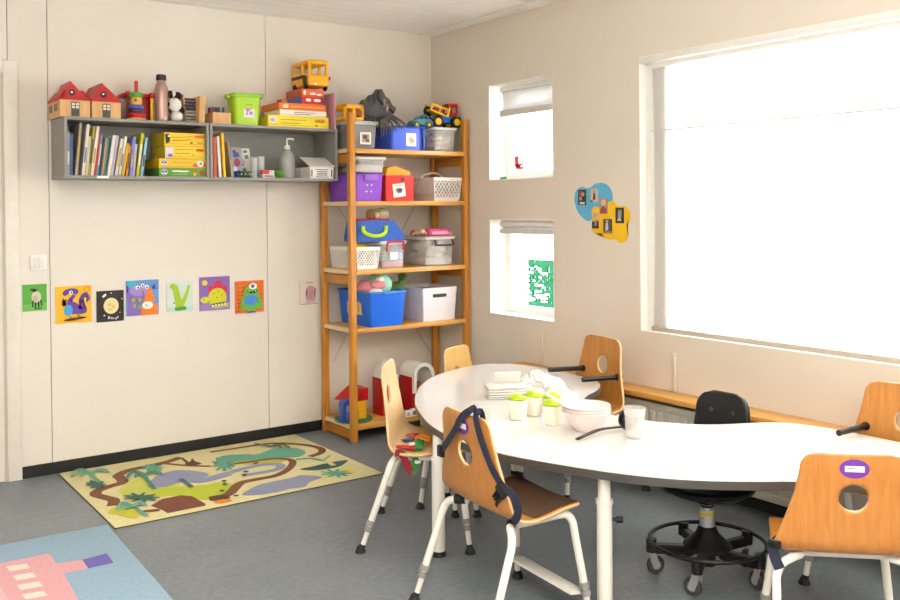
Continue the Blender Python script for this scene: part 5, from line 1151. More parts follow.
# --- top shelf
t, x0, x1, z1 = tubthing('storage_box', 'grey clear box with a photo label behind the left post on the top pine shelf', 'box', 349, 378, s1, 123.5, YS+.04, .24, CLEAR_GREY, vmid=140, rim=mat('#d9d7d3', .35, alpha=.85), group='plastic boxes on the pine shelves')
card(t, 360, 132, 371, 144.5, YS+.038, [(Mt('#b59a86'), [(.15, .15), (.85, .15), (.85, .85), (.15, .85)]), (Mt('#4a3a36'), ell(.45, .4, .2, .18)), (Mt('#5a6a4a'), ell(.65, .68, .2, .14))])
m = MB(); m.box(x0+.03, x1-.03, YS+.075, YS+.25, s1+.010, z1-.035, mat('#5d5450', .8), .01); o = m.build('contents', t); o['label'] = 'dark contents seen through the plastic'
m = MB(); m.box(x0-.004, x1+.004, YS+.034, YS+.284, z1+.002, z1+.016, mat('#dcdad5', .3, alpha=.8), .004); m.build('box_lid', t)
zl = z1+.016
# yellow toy frame on it
t = thing('toy_truck_bed', 'yellow open-sided plastic toy lying on the grey clear box by the left post', 'toy', ((x0+x1)/2-.02, -.27, zl))
ya, xb0, xb1 = -.375, X(344, -.375, 110), X(364, -.375, 110); zt2 = Z(352, 104, -.375)
m = MB(); YO = mat('#eba40f', .4); hh = max(.05, zt2-zl)
m.box(xb0, xb1, ya, ya+.22, zl+.001, zl+hh*.22, YO, .006)
for q in ((xb0, ya), (xb1-.022, ya), (xb0, ya+.198), (xb1-.022, ya+.198), ((xb0+xb1)/2-.01, ya)): m.box(q[0], q[0]+.022, q[1], q[1]+.022, zl+hh*.2, zl+hh*.8, YO, .004)
m.box(xb0, xb1, ya, ya+.022, zl+hh*.72, zl+hh, YO, .005); m.box(xb0, xb1, ya+.198, ya+.22, zl+hh*.72, zl+hh, YO, .005); m.box(xb0, xb0+.022, ya, ya+.22, zl+hh*.72, zl+hh, YO, .005); m.box(xb1-.022, xb1, ya, ya+.22, zl+hh*.72, zl+hh, YO, .005)
m.build('toy_frame', t); m = MB(); m.box(xb1-.052, xb1-.014, ya-.003, ya+.002, zl+hh*.30, zl+hh*.62, mat('#8a3a12', .5)); m.build('dark_slot', t)
# blue box
t, x0, x1, z1 = tubthing('storage_box', 'big periwinkle blue box with a picture label on the top pine shelf', 'box', 392, 425.5, s1, 127, YS, .33, mat('#4468e6', .4), vmid=140, ins=.006, rim=mat('#3558b4', .4), group='plastic boxes on the pine shelves')
m = MB(); m.box(x0+.001, x1-.001, YS+.004, YS+.326, z1-.02, z1-.004, mat('#4f79d2', .4), .004); o = m.build('box_lid', t)
card(t, 406, 133, 416, 146.5, YS+.001, pic('#c9b7a0', '#b59a90', '#d9cfc0'))
m = MB(); xx = X(423.5, YS, 140); m.box(xx-.012, xx+.004, YS-.012, YS+.006, s1+.004, z1-.01, mat('#2347a0', .4), .003); m.box(xx-.018, xx+.010, YS-.014, YS+.004, z1-.045, z1-.004, mat('#2347a0', .4), .004); o = m.build('side_clip', t); o['label'] = 'dark blue side clip'
zblue = z1
# grey fringed puppet
t = thing('fringed_bag', 'dark grey fabric bag with a pointed top and long fringe draped over the blue box', 'bag', (X(376, -.3, 110), -.28, zblue+.001))
GF = mat('#4d4a4a', .85, var=.15, scale=25); Pq = lambda u, v, y=-.34: at(u, v, 1, y)
outl_ = [(378+(u-378)*1.08, 112+(v-112)*1.04) for u, v in [(358, 108), (362, 102), (370, 96), (376, 91), (379, 89), (383, 93), (388, 100), (394, 108), (394, 112), (389, 116), (390, 121), (384, 125), (374, 126.5), (366, 124), (360, 119)]]
m = MB(); b = bmesh.new(); cx_, cv = 376, 111; n = len(outl_)
sp_ = [(p.x, p.y) for p in spline([(u, v, 0) for u, v in outl_], 4, True)]; L2 = []
for f_, yy in ((1., -.28), (.93, -.33), (.72, -.365), (.40, -.385), (.93, -.23), (.7, -.19)): L2.append([b.verts.new(at(cx_+(u-cx_)*f_, cv+(v-cv)*f_+1.2*math.sin(u*.9), 1, yy)) for u, v in sp_])
N2 = len(sp_)
def bridge(A, B):
    for k in range(N2): b.faces.new((A[k], A[(k+1) % N2], B[(k+1) % N2], B[k]))
bridge(L2[0], L2[1]); bridge(L2[1], L2[2]); bridge(L2[2], L2[3]); bridge(L2[0], L2[4]); bridge(L2[4], L2[5]); b.faces.new(L2[3]); b.faces.new(L2[5][::-1])

for v in b.verts: v.co.z = max(v.co.z, zblue+.004)
m._merge(b, GF); m.build('bag_body', t)
m = MB(); m.tube(spline([Pq(379, 91, -.37), Pq(378, 97, -.385), Pq(383, 104, -.392), Pq(390, 109, -.385), Pq(393, 112, -.37)], 5), .008, mat('#2b2a2b', .8), 8); m.tube(spline([Pq(366, 114, -.385), Pq(374, 117, -.395), Pq(382, 116, -.392)], 5), .007, mat('#333233', .8), 8); m.build('folded_edge', t)
m = MB(); m.ball(tuple(Pq(384, 103, -.392)), (.012, .01, .03), mat('#8d7468', .8), 2); m.ball(tuple(Pq(387, 108, -.392)), (.012, .01, .025), mat('#a08a7c', .8), 2); m.build('pale_patch', t)
for k in range(11):
    m = MB(); a_ = Pq(381+1.0*k, 120-.5*k, -.398); e_ = Pq(380.5+2.7*k, 139.5-1.3*k-2.2*(k % 2), -.424); mid_ = a_.lerp(e_, .5)+Vector((.003*(k % 3), -.006, .004))
    m.tube(spline([a_, mid_, e_], 5), .0042, GF, 6, rads=[.0085-.0062*q/10 for q in range(11)]); m.build('fringe', t)
# clear box with pastel contents
t, x0, x1, z1 = tubthing('storage_box', 'clear box of pastel toys at the right end of the top pine shelf', 'box', 434.5, 456.5, s1, 129, YS, .30, CLEAR_MILKY, vmid=140, ins=.012, rim=mat('#e9e9e6', .3, alpha=.9), group='plastic boxes on the pine shelves')
fill(t, x0+.015, x1-.015, YS+.01, YS+.26, s1+.005, z1-.035, PASTEL, 42, .022, seed=4)
m = MB(); m.box(x0-.004, x1+.004, YS-.004, YS+.304, z1+.003, z1+.010, mat('#e4e5e4', .3, alpha=.9), .003); m.build('box_lid', t); zc2 = z1+.010
# teal car
xc, yc = X(420, -.33, 120), -.33; zc0 = zblue+.0025
t = thing('toy_car', 'teal rounded toy car standing on the blue box', 'toy car', (xc, yc, zc0))
def wheel(t, c, axis_rot, r, w_, tyre, hubm, M0=None):
    M = (M0 or Matrix()) @ Matrix.Translation(c) @ axis_rot
    m = MB(); m.lathe([(r*.5, -w_/2), (r*.92, -w_/2), (r, -w_*.3), (r, w_*.3), (r*.92, w_/2), (r*.5, w_/2)], 0, 0, tyre, 24, M=M)
    o = m.build('wheel', t); m = MB(); m.lathe([(0, -w_*.54), (r*.56, -w_*.54), (r*.60, 0), (r*.56, w_*.54), (0, w_*.54)], 0, 0, hubm, 18, M=M); m.build('hub', o)
RY = Matrix.Rotation(PI/2, 4, 'X')
TL = mat('#3f8398', .35)
M0 = Matrix.Translation((xc, yc, zc0)) @ Matrix.Rotation(-.15, 4, 'Z')
def ext(prof, y0, y1, m_, M):
    m = MB(); m.prism([(p[0], p[1]) for p in prof], 0, y1-y0, m_, M=M @ Matrix.Translation((0, y1, 0)) @ RY); return m
body = [(-.072, .022), (-.070, .040), (-.05, .050), (-.032, .056), (-.018, .078), (.012, .086), (.036, .078), (.052, .056), (.070, .046), (.074, .022)]
m = ext([(p.x, p.y) for p in spline([(x, z, 0) for x, z in body], 4)], -.036, .036, TL, M0)
for yy in (-.038, .038):
    for xx in (-.044, .044): m.lathe([(0, -.006), (.027, -.006), (.027, .006), (0, .006)], 0, 0, TL, 20, M=M0 @ Matrix.Translation((xx, yy, .026)) @ RY)
m.build('car_body', t)
m = ext([(-.026, .058), (-.014, .074), (.008, .080), (.008, .058)], -.0368, -.0358, mat('#1c2b33', .2), M0); m2 = ext([(.013, .058), (.013, .080), (.032, .074), (.042, .058)], -.0368, -.0358, mat('#1c2b33', .2), M0); m2.build('side_window', t); m.build('side_window', t)
for xx in (-.044, .044):
    for yy in (-.041, .041): wheel(t, (xx, yy, .0205), RY, .0205, .014, BLACK_RUB, mat('#c9b02a', .4), M0)
# red yellow blue tractor-truck
xc, yc = X(444, -.30, 120), -.29; M0 = Matrix.Translation((xc, yc, zc2+.0015)) @ Matrix.Rotation(-.12, 4, 'Z') @ Matrix.Scale(1.18, 4)
t = thing('toy_truck', 'red, yellow and blue toy truck with big yellow-hubbed wheels on the clear box', 'toy truck', (xc, yc, zc2+.0015))
BLU = mat('#2068c8', .35); k_ = 1.0
m = MB(); m.box(-.085, .085, -.04, .04, .030, .052, BLU, .006, M=M0); m.box(-.03, .085, -.045, .045, .05, .066, BLU, .006, M=M0); m.build('chassis', t)
m = MB(); m.box(.015, .075, -.038, .038, .066, .088, RED, .006, M=M0)
for xx in (.018, .064):
    for yy in (-.036, .028): m.box(xx, xx+.009, yy, yy+.009, .085, .128, RED, .002, M=M0)
m.box(.012, .078, -.040, .040, .122, .140, RED, .008, M=M0); m.build('cab', t)
m = MB(); M1 = M0 @ Matrix.Translation((-.02, 0, .068)) @ Matrix.Rotation(.32, 4, 'Y')
m.box(-.088, .03, -.046, .046, 0, .010, YELLOW, .003, M=M1)
for yy in (-.046, .038): m.box(-.088, .03, yy, yy+.008, .034, .046, YELLOW, .003, M=M1); m.box(-.088, -.078, yy, yy+.008, 0, .046, YELLOW, .002, M=M1); m.box(.02, .03, yy, yy+.008, 0, .06, YELLOW, .002, M=M1); m.box(-.034, -.026, yy, yy+.008, 0, .046, YELLOW, .002, M=M1)
m.build('tipper', t); m = MB(); m.box(-.06, -.01, -.034, .034, .006, .034, mat('#b8203a', .5), .006, M=M1); m.build('load', t)
for xx in (-.062, .055):
    for yy in (-.052, .052): wheel(t, (xx, yy, .034), RY, .034, .022, BLACK_RUB, YELLOW, M0)
m = MB(); w0 = M0 @ Matrix.Translation((-.085, .02, .095)) @ Matrix.Rotation(.4, 4, 'Z') @ RY; m.lathe([(.014, -.009), (.026, -.009), (.030, -.005), (.030, .005), (.026, .009), (.014, .009)], 0, 0, BLACK_RUB, 22, M=w0); m.build('spare_wheel', t)

# --- second shelf
t, x0, x1, zp = tubthing('storage_box', 'purple box with a clip handle on the second pine shelf, under a clear box', 'box', 355, 384, s2, 174, YS, .34, mat('#8c4acb', .4), vmid=190, ins=.010, rim=mat('#7a3fb4', .4), group='plastic boxes on the pine shelves')
pq = mat('#7f45b8', .4); m = MB(); a, b_ = at(364, 174, 1, YS-.01), at(377.5, 181, 1, YS-.01); m.box(a.x, b_.x, YS-.014, YS-.001, b_.z, a.z, mat('#9b5fd0', .4), .003); m.box(a.x, b_.x, YS-.018, YS-.012, a.z-.014, a.z, mat('#9b5fd0', .4), .003); m.build('clip_handle', t)
for (u, v) in ((367, 185), (371.5, 185), (366.5, 191.5), (371, 191.5)):
    m = MB(); p = at(u, v, 1, YS+.004); m.cyl((p.x, p.y-.003, p.z), (p.x, p.y+.004, p.z), .0055, mat('#e6d6f2', .5), 10); m.build('hole', t)
t, x0, x1, z1 = tubthing('storage_box', 'shallow clear box standing on top of the purple box', 'box', 357, 385.5, zp+.006, 158.5, YS+.01, .30, CLEAR_MILKY, vmid=165, ins=.010, rim=mat('#efece8', .3, alpha=.9), group='plastic boxes on the pine shelves')
m = MB(); m.box(x0+.006, x1-.006, YS+.03, YS+.29, zp+.012, zp+.055, mat('#d9d2ce', .8), .01); o = m.build('contents', t); o['label'] = 'pale contents seen through the plastic'
m = MB(); m.box(x0-.005, x1+.005, YS+.005, YS+.315, z1+.004, z1+.010, mat('#eeecea', .3, alpha=.8), .003); m.build('box_lid', t)
t, x0, x1, z1 = tubthing('storage_box', 'red box with a tilted white label on the second pine shelf', 'box', 385.8, 413.8, s2, 175.5, YS, .30, mat('#d3241e', .45), vmid=190, ins=.001, r=.002, group='plastic boxes on the pine shelves')
card(t, 393, 183.5, 405.2, 197, YS-.001, [(Mt('#e8d9d0'), ell(.5, .5, .36, .3)), (Mt('#9a8a8a'), S([(.28, .4), (.5, .35), (.72, .42), (.66, .66), (.36, .66), (.28, .4)], .05)), (Mt('#6a7a8a'), ell(.45, .55, .12, .08)), (Mt('#8a8a8a'), S([(.2, .16), (.8, .14)], .05))], tilt=-.12)
m = MB(); p = at(402.5, 179.5, 1, YS-.001); m.cyl((p.x, YS-.0022, p.z), (p.x, YS-.0005, p.z), .013, mat('#6a1010', .6), 18); o = m.build('finger_hole', t)
# yellow folder poking out
m = MB(); q = [at(385.5, 176, 1, YS+.03), at(410, 175, 1, YS+.03), at(410.5, 172, 1, YS+.03), at(396, 166, 1, YS+.03), at(387.5, 168, 1, YS+.03)]
b = bmesh.new(); A = [b.verts.new(p) for p in q]; B = [b.verts.new(p+Vector((0, .16, 0))) for p in q]; n = len(q); b.faces.new(A); b.faces.new(B[::-1])
for k in range(n): b.faces.new((A[k], A[(k+1) % n], B[(k+1) % n], B[k]))
for v in b.verts: v.co.z = max(v.co.z, z1-.03)
m._merge(b, mat('#e5a813', .5)); one(m, 'toy_roof', 'golden yellow toy roof sticking out of the red box', 'toy')
x0, x1 = X(434, YS, 190), -.048; z1 = Z(450, 177.5, YS)
t = thing('lattice_basket', 'white lattice basket at the right end of the second pine shelf', 'basket', ((x0+x1)/2, -.23, s2), 'white lattice baskets')
lattice(t, x0, x1-.004, YS, .34, s2, z1, .016, mat('#f1eeea', .4), 9)
m = MB(); m.box(x0+.024, x1-.028, YS+.03, YS+.30, s2+.008, s2+.055, mat('#c9938e', .7), .012); o = m.build('contents', t); o['label'] = 'pinkish contents seen through the lattice'
m = MB(); yy = YS+.17; m.tube(spline([(x0+.01, yy, z1-.01), (x0+.05, yy, z1+.024), ((x0+x1)/2, yy, z1+.034), (x1-.06, yy, z1+.024), (x1-.02, yy, z1-.01)], 6), .005, mat('#ece7df', .4), 8); m.build('basket_handle', t)

# --- third shelf
x1 = X(380.5, YS, 255)-.003; x0 = -.838; z1 = Z(368, 247, YS)
t = thing('lattice_basket', 'white lattice basket with a yellow book in it on the third pine shelf', 'basket', ((x0+x1)/2, -.23, s3), 'white lattice baskets')
lattice(t, x0, x1, YS, .34, s3, z1, .014, mat('#f1eeea', .4), 9)
m = MB(); random.seed(2)
for q in range(7): m.box(x0+.025+q*.022, x0+.042+q*.022, YS+.03, YS+.28, s3+.008, s3+.07+.02*(q % 3), mat(['#7fae5a', '#5a8a9a', '#c9b87a', '#4f6a8a', '#8fb06a', '#d9c9a0', '#4a7a6a'][q], .6), .003)
o = m.build('contents', t); o['label'] = 'toys seen through the lattice'
m = MB(); a, b_ = at(346, 244, 1, -.33), at(372, 247, 1, -.36); M = Matrix.Translation((X(359, -.32, 240), -.31, z1-.028)) @ Matrix.Rotation(.24, 4, 'Y') @ Matrix.Rotation(.3, 4, 'X'); m.box(-.075, .085, -.02, .012, -.02, .045, mat('#f0cf0f', .5), .003, M=M); one(m, 'picture_book', 'bright yellow book sticking up from the lattice basket', 'book')
t, x0, x1, z1 = tubthing('storage_box', 'small clear box with a red clip handle on the third pine shelf', 'box', 381.5, 406, s3, 243, YS+.005, .29, mat('#e9edf0', .25, alpha=.28), vmid=255, ins=.010, rim=mat('#eef0f2', .3, alpha=.9), group='plastic boxes on the pine shelves')
m = MB(); m.box(x0+.014, x1-.014, YS+.02, YS+.25, s3+.006, s3+.040, mat('#d9525a', .6), .006); m.box(x0+.014, x1-.05, YS+.02, YS+.2, s3+.042, s3+.08, mat('#6a9a9a', .6), .006); m.box(x1-.05, x1-.016, YS+.02, YS+.2, s3+.042, s3+.095, mat('#6a7ac0', .6), .006); m.box(x0+.02, x0+.05, YS+.02, YS+.1, s3+.082, s3+.10, mat('#c9c04a', .6), .006); o = m.build('contents', t); o['label'] = 'coloured toys seen through the plastic'
a, b_ = at(390, 252, 1, YS+.003), at(398, 259.5, 1, YS+.003); m = MB(); m.box(a.x, b_.x, YS+.0025, YS+.008, b_.z, a.z, PAPER); m.build('label_card', t)
m = MB(); a, b_ = at(387, 243, 1, YS-.004), at(403, 243, 1, YS-.004); m.tube(spline([(a.x, YS-.004, a.z-.055), (a.x, YS-.012, a.z-.005), (a.x+.012, YS-.014, a.z+.006), (b_.x-.012, YS-.014, a.z+.006), (b_.x, YS-.012, a.z-.005), (b_.x, YS-.004, a.z-.045)], 5), .0065, RED, 10); o = m.build('clip_handle', t); o['label'] = 'red clip handle'
m = MB(); m.box(x0-.005, x1+.005, YS, YS+.30, z1+.004, z1+.012, mat('#eef0f2', .3, alpha=.85), .003); m.build('box_lid', t); zbag = z1+.013
# blue house bag
yb0 = YS+.012; u0, u1 = 357, 402; xa, xb = X(u0, yb0, 235), X(404.5, yb0, 235); xta, xtb = X(358, yb0, 217), X(396, yb0, 215); zt_ = Z(380, 221, yb0)
t = thing('fabric_bag', 'blue house-shaped fabric bag with a lime handle on the third pine shelf', 'bag', ((xa+xb)/2, -.26, zbag))
BF = mat('#3562b8', .85, var=.06, scale=40); m = MB(); b = bmesh.new()
sec = [(xa, xb, yb0, yb0+.16, zbag), (xa+.004, xb-.004, yb0-.004, yb0+.164, zbag+(zt_-zbag)*.3), (xta, xtb+.02, yb0+.010, yb0+.150, zbag+(zt_-zbag)*.75), (xta+.004, xtb, yb0+.018, yb0+.145, zt_)]
R_ = []
for (q0_, q1_, y0_, y1_, z_) in sec: R_.append([b.verts.new(p) for p in ((q0_, y0_, z_), ((q0_+q1_)/2, y0_-.006, z_+(.006 if z_ == zt_ else 0)), (q1_, y0_, z_), (q1_+.004, (y0_+y1_)/2, z_), (q1_, y1_, z_), ((q0_+q1_)/2, y1_, z_), (q0_, y1_, z_), (q0_-.004, (y0_+y1_)/2, z_))])
for A, B in zip(R_, R_[1:]):
    for k in range(8): b.faces.new((A[k], A[(k+1) % 8], B[(k+1) % 8], B[k]))
b.faces.new(R_[0][::-1]); b.faces.new(R_[-1]); m._merge(b, BF); m.build('bag_body', t)
m = MB(); H3 = lambda u, v, d=.0: at(u, v, 1, yb0-.012+d); m.tube(spline([H3(363.5, 227, .01), H3(363, 230), H3(366, 233.5, -.012), H3(374, 236, -.018), H3(382, 235, -.012), H3(385.5, 231.5), H3(386, 226, .01)], 6), .0125, mat('#b5d82c', .7), 10); o = m.build('bag_handle', t); o['label'] = 'lime green handle'
m = MB(); m.box(xta+.012, xtb-.03, yb0+.026, yb0+.138, zt_-.004, zt_+.014, mat('#b01a2a', .7), .005); o = m.build('bag_opening', t); o['label'] = 'dark red inside edge'
# plush in the bag
px_, pz_ = X(376, -.30, 212), Z(376, 212, -.30); t = thing('plush_toy', 'olive and grey plush toy lying in the top of the blue bag', 'soft toy', (px_, -.30, zt_+.015))
m = MB(); m.ball((px_+.012, -.33, zt_+.040), (.058, .05, .036), mat('#b0a894', .9), 3); m.ball((px_-.052, -.33, zt_+.040), (.036, .034, .034), mat('#8a6248', .9), 2); m.build('head', t)
m = MB(); m.tube(spline([(px_-.06, -.35, zt_+.055), (px_-.03, -.36, zt_+.062), (px_+.01, -.36, zt_+.068), (px_+.045, -.35, zt_+.062)], 5), .012, mat('#6f7a3e', .9), 8); m.build('headband', t); m = MB(); m.ball((px_-.038, -.372, zt_+.036), (.016, .014, .020), mat('#d9a884', .8), 2); m.build('nose', t)
# large clear box
t, x0, x1, z1 = tubthing('storage_box', 'large clear box with a black handle at the right of the third pine shelf', 'box', 425.5, 454.5, s3, 238, YS+.005, .33, mat('#d9d6d0', .2, alpha=.34), vmid=252, ins=.008, rim=mat('#e9e6e2', .3, alpha=.9), group='plastic boxes on the pine shelves')
m = MB(); random.seed(9)
for k in range(16): m.ball((random.uniform(x0+.04, x1-.04), random.uniform(YS+.05, YS+.28), s3+.03+.022*(k // 3)), (.036, .04, .028), mat(random.choice(['#dcd8d0', '#c9c2b4', '#b9b4aa', '#e6e3de', '#d9cfc0']), .35), 2)
m.box(x0+.012, x1-.012, YS+.018, YS+.31, s3+.006, s3+.05, mat('#cfc9be', .4), .01); o = m.build('contents', t); o['label'] = 'silvery contents seen through the plastic'
a, b_ = at(435, 241, 1, YS), at(452, 241, 1, YS); m = MB(); m.tube(spline([(a.x, YS+.002, a.z+.006), (a.x, YS-.010, a.z-.01), (a.x+.008, YS-.013, a.z-.026), (b_.x-.008, YS-.013, a.z-.026), (b_.x, YS-.010, a.z-.01), (b_.x, YS+.002, a.z+.006)], 5), .006, BLACK, 10); o = m.build('clip_handle', t); o['label'] = 'black clip handle'
m = MB(); m.box(x0-.006, x1+.006, YS-.001, YS+.342, z1+.004, z1+.012, mat('#e4e2de', .25, alpha=.7), .003); m.build('box_lid', t); zq = z1+.012
m = MB(); a, b_ = X(428, -.36, 230), X(447, -.36, 230); m.box(a, b_, -.38, -.30, zq+.0005, zq+.048, mat('#df4f86', .5), .012); m.box(b_-.004, b_+.035, -.37, -.31, zq+.0005, zq+.028, mat('#e77aa4', .5), .010); m.box(a+.02, b_-.01, -.3815, -.379, zq+.012, zq+.030, mat('#f0a6c0', .5)); one(m, 'toy_case', 'pink toy case lying on the large clear box', 'toy')
m = MB(); a = X(418, -.34, 232); m.tube(spline([(a-.04, -.34, zq+.012), (a-.02, -.36, zq+.03), (a+.01, -.36, zq+.02), (a+.03, -.35, zq+.034), (a+.05, -.36, zq+.012)], 5), .011, mat('#b5835a', .7), 8); m.ball((a-.03, -.33, zq+.022), (.024, .02, .022), mat('#6a4a36', .8), 2); m.ball((a+.02, -.36, zq+.034), (.018, .016, .016), mat('#d9b89a', .8), 2); one(m, 'doll', 'small brown doll lying on the large clear box beside the pink case', 'doll')

# --- fourth shelf
t, x0, x1, z1 = tubthing('storage_box', 'large bright blue open box of soft toys on the fourth pine shelf', 'box', 369.8, 407, s4, 292, YS-.045, .40, mat('#0f68e0', .4), vmid=310, ins=.018, rim=mat('#2f7fdc', .4), group='plastic boxes on the pine shelves')
m = MB(); a, b_ = at(384, 291, 1, YS-.055), at(397, 291, 1, YS-.055); m.box(a.x, b_.x, YS-.057, YS-.043, a.z-.022, a.z-.004, mat('#3a88e4', .4), .004); m.build('front_lip', t)
m = MB(); m.box(x0+.006, x0+.014, YS+.07, YS+.24, s4+.07, s4+.165, mat('#d9c9a8', .6)); 
for k in range(4): m.box(x0+.0045, x0+.006, YS+.085+.04*k, YS+.105+.04*k, s4+.085, s4+.15, mat(['#e0a21e', '#5a6ab0', '#d9d2c4', '#6a9a6a'][k], .6))
o = m.build('side_label', t); o['label'] = 'printed side label'
m = MB(); m.box(x0+.03, x1-.03, YS+.03, YS+.30, s4+.01, z1-.05, mat('#c9b8b0', .9), .02); o = m.build('contents', t); o['label'] = 'soft toys filling the box'
pz = z1-.05
xm = X(372, -.30, 285); t = thing('plush_toy', 'mint and pink plush toy lying in the bright blue box', 'soft toy', (xm, -.28, pz))
m = MB(); m.ball((xm+.055, -.29, pz+.085), (.085, .08, .075), mat('#9fdcc0', .9), 3); m.build('head', t)
m = MB(); m.ball((xm-.045, -.30, pz+.075), (.060, .05, .045), mat('#d98a92', .9), 3); m.ball((xm+.015, -.355, pz+.088), (.055, .026, .028), mat('#dc8f98', .9), 3); m.build('ear', t)
m = MB(); m.ball((xm-.005, -.352, pz+.05), (.045, .03, .02), mat('#efe9e2', .9), 3); m.ball((xm+.03, -.345, pz+.118), (.03, .03, .022), mat('#efe9e2', .9), 2); m.build('muzzle', t)
xm = X(399, -.28, 283); t = thing('plush_toy', 'dark green dinosaur soft toy leaning out of the right of the bright blue box', 'soft toy', (xm, -.27, pz))
DGm = mat('#4d6a36', .9); m = MB(); m.ball((xm-.025, -.28, pz+.045), (.06, .05, .05), DGm, 3); m.tube(spline([(xm-.04, -.29, pz+.06), (xm, -.30, pz+.08), (xm+.012, -.30, pz+.11)], 5), .024, DGm, 10); m.ball((xm+.008, -.31, pz+.125), (.030, .034, .024), DGm, 3); m.build('body', t)
m = MB(); m.ball((xm-.004, -.343, pz+.130), .005, BLACK, 1); m.build('eye', t)
# white crate
x0, x1 = X(423, YS, 305), X(457.5, YS, 305); z1 = Z(440, 287.5, YS)
t = thing('white_crate', 'white woven-look crate with a dark hand slot on the fourth pine shelf', 'crate', ((x0+x1)/2, -.24, s4))
WC = mat('#ebe6ea', .45); m = MB(); m.tub(x0, x1, YS, YS+.335, s4+.0004, z1, .014, .005, WC, r=.008)
for k in range(13):
    zz_ = s4+.014+k*(z1-s4-.03)/12.5; f_ = 1-(zz_-s4)/(z1-s4); i_ = .014*f_
    m.box(x0+i_+.008, x1-i_-.008, YS+i_-.0018, YS+i_+.001, zz_, zz_+.0055, WC, .0008, 1); m.box(x0+i_-.0018, x0+i_+.001, YS+i_+.008, YS+.325-i_, zz_, zz_+.0055, WC, .0008, 1)
m.build('crate_body', t)
a, b_ = at(433, 296, 1, YS), at(446.5, 294.5, 1, YS); m = MB(); zz_ = (a.z+b_.z)/2; m.box(a.x, b_.x, YS-.004, YS+.006, zz_-.012, zz_+.010, mat('#3a3636', .7), .005); o = m.build('hand_slot', t); o['label'] = 'dark hand slot'
m = MB(); m.box(x0+.02, x1-.02, YS+.02, YS+.31, s4+.008, z1-.02, mat('#c9c4bc', .8), .01); o = m.build('contents', t); o['label'] = 'pale grey contents'

# --- bottom shelf toys
zb = s5
t = thing('toy_house', 'blue, yellow and red building-block house on a green base behind the left post', 'toy house', (X(352, -.28, 415), -.28, zb))
xh = X(353, -.30, 410)
m = MB(); m.lathe([(0, 0), (.115, 0), (.118, .004), (.115, .012), (0, .012)], xh+.02, -.27, mat('#2c7a3e', .5), 36, z=zb+.0004); m.build('base_plate', t)
m = MB(); m.box(xh-.015, xh+.075, -.335, -.20, zb+.013, zb+.125, mat('#e8b01a', .4), .004); m.box(xh-.01, xh+.02, -.337, -.334, zb+.013, zb+.075, mat('#c48a12', .4)); m.build('house_wall', t)
m = MB(); m.box(xh-.10, xh-.02, -.36, -.30, zb+.013, zb+.11, mat('#2d4a9c', .4), .004); m.lathe([(0, -.03), (.04, -.03), (.04, .03), (0, .03)], 0, 0, mat('#2d4a9c', .4), 24, M=Matrix.Translation((xh-.06, -.33, zb+.11)) @ RY)
m.build('arch_block', t)
m = MB(); m.lathe([(0, -.002), (.022, -.002), (.022, .002), (0, .002)], 0, 0, mat('#8a90b0', .5), 20, M=Matrix.Translation((xh-.06, -.361, zb+.095)) @ RY); m.box(xh-.082, xh-.038, -.362, -.360, zb+.03, zb+.095, mat('#5a64a0', .5)); m.build('arch_window', t)
m = MB(); b = bmesh.new()
A = [b.verts.new(p) for p in ((xh-.07, -.34, zb+.126), (xh+.085, -.34, zb+.126), (xh+.085, -.34, zb+.20), (xh+.03, -.34, zb+.20))]; B = [b.verts.new(v.co+Vector((0, .15, 0))) for v in A]; b.faces.new(A); b.faces.new(B[::-1])
for k in range(4): b.faces.new((A[k], A[(k+1) % 4], B[(k+1) % 4], B[k]))
m._merge(b, RED); m.lathe([(0, -.003), (.025, -.003), (.025, .003), (0, .003)], 0, 0, mat('#a8121a', .4), 20, M=Matrix.Translation((xh+.02, -.342, zb+.155)) @ RY); m.build('house_roof', t)
# red tower
xt = X(386, -.26, 400); zt1 = Z(386, 378, -.30); zt2 = Z(386, 360, -.28)
t = thing('toy_tower', 'red toy tower with a white pointed roof behind the side-on chair', 'toy tower', (xt, -.24, zb))
m = MB(); m.box(xt-.058, xt+.058, -.31, -.19, zb+.0004, zt1, mat('#b8141c', .4), .004)
for k in (-1, 1): m.box(xt+k*.045-.010, xt+k*.045+.010, -.315, -.305, zb+.02, zt1-.02, mat('#d02028', .4), .003)
m.build('tower_wall', t)
m = MB(); m.box(xt-.066, xt+.066, -.32, -.18, zt1+.0005, zt1+.014, WHITE, .003); m.frustum(xt-.05, xt+.05, -.29, -.19, zt1+.014, zt1+(zt2-zt1)*.75, 0, mat('#e4e2de', .4), .004, top=.012); m.frustum(xt-.038, xt+.038, -.278, -.202, zt1+(zt2-zt1)*.75, zt2, 0, mat('#dcdad6', .4), .002, top=.022); m.build('tower_roof', t)
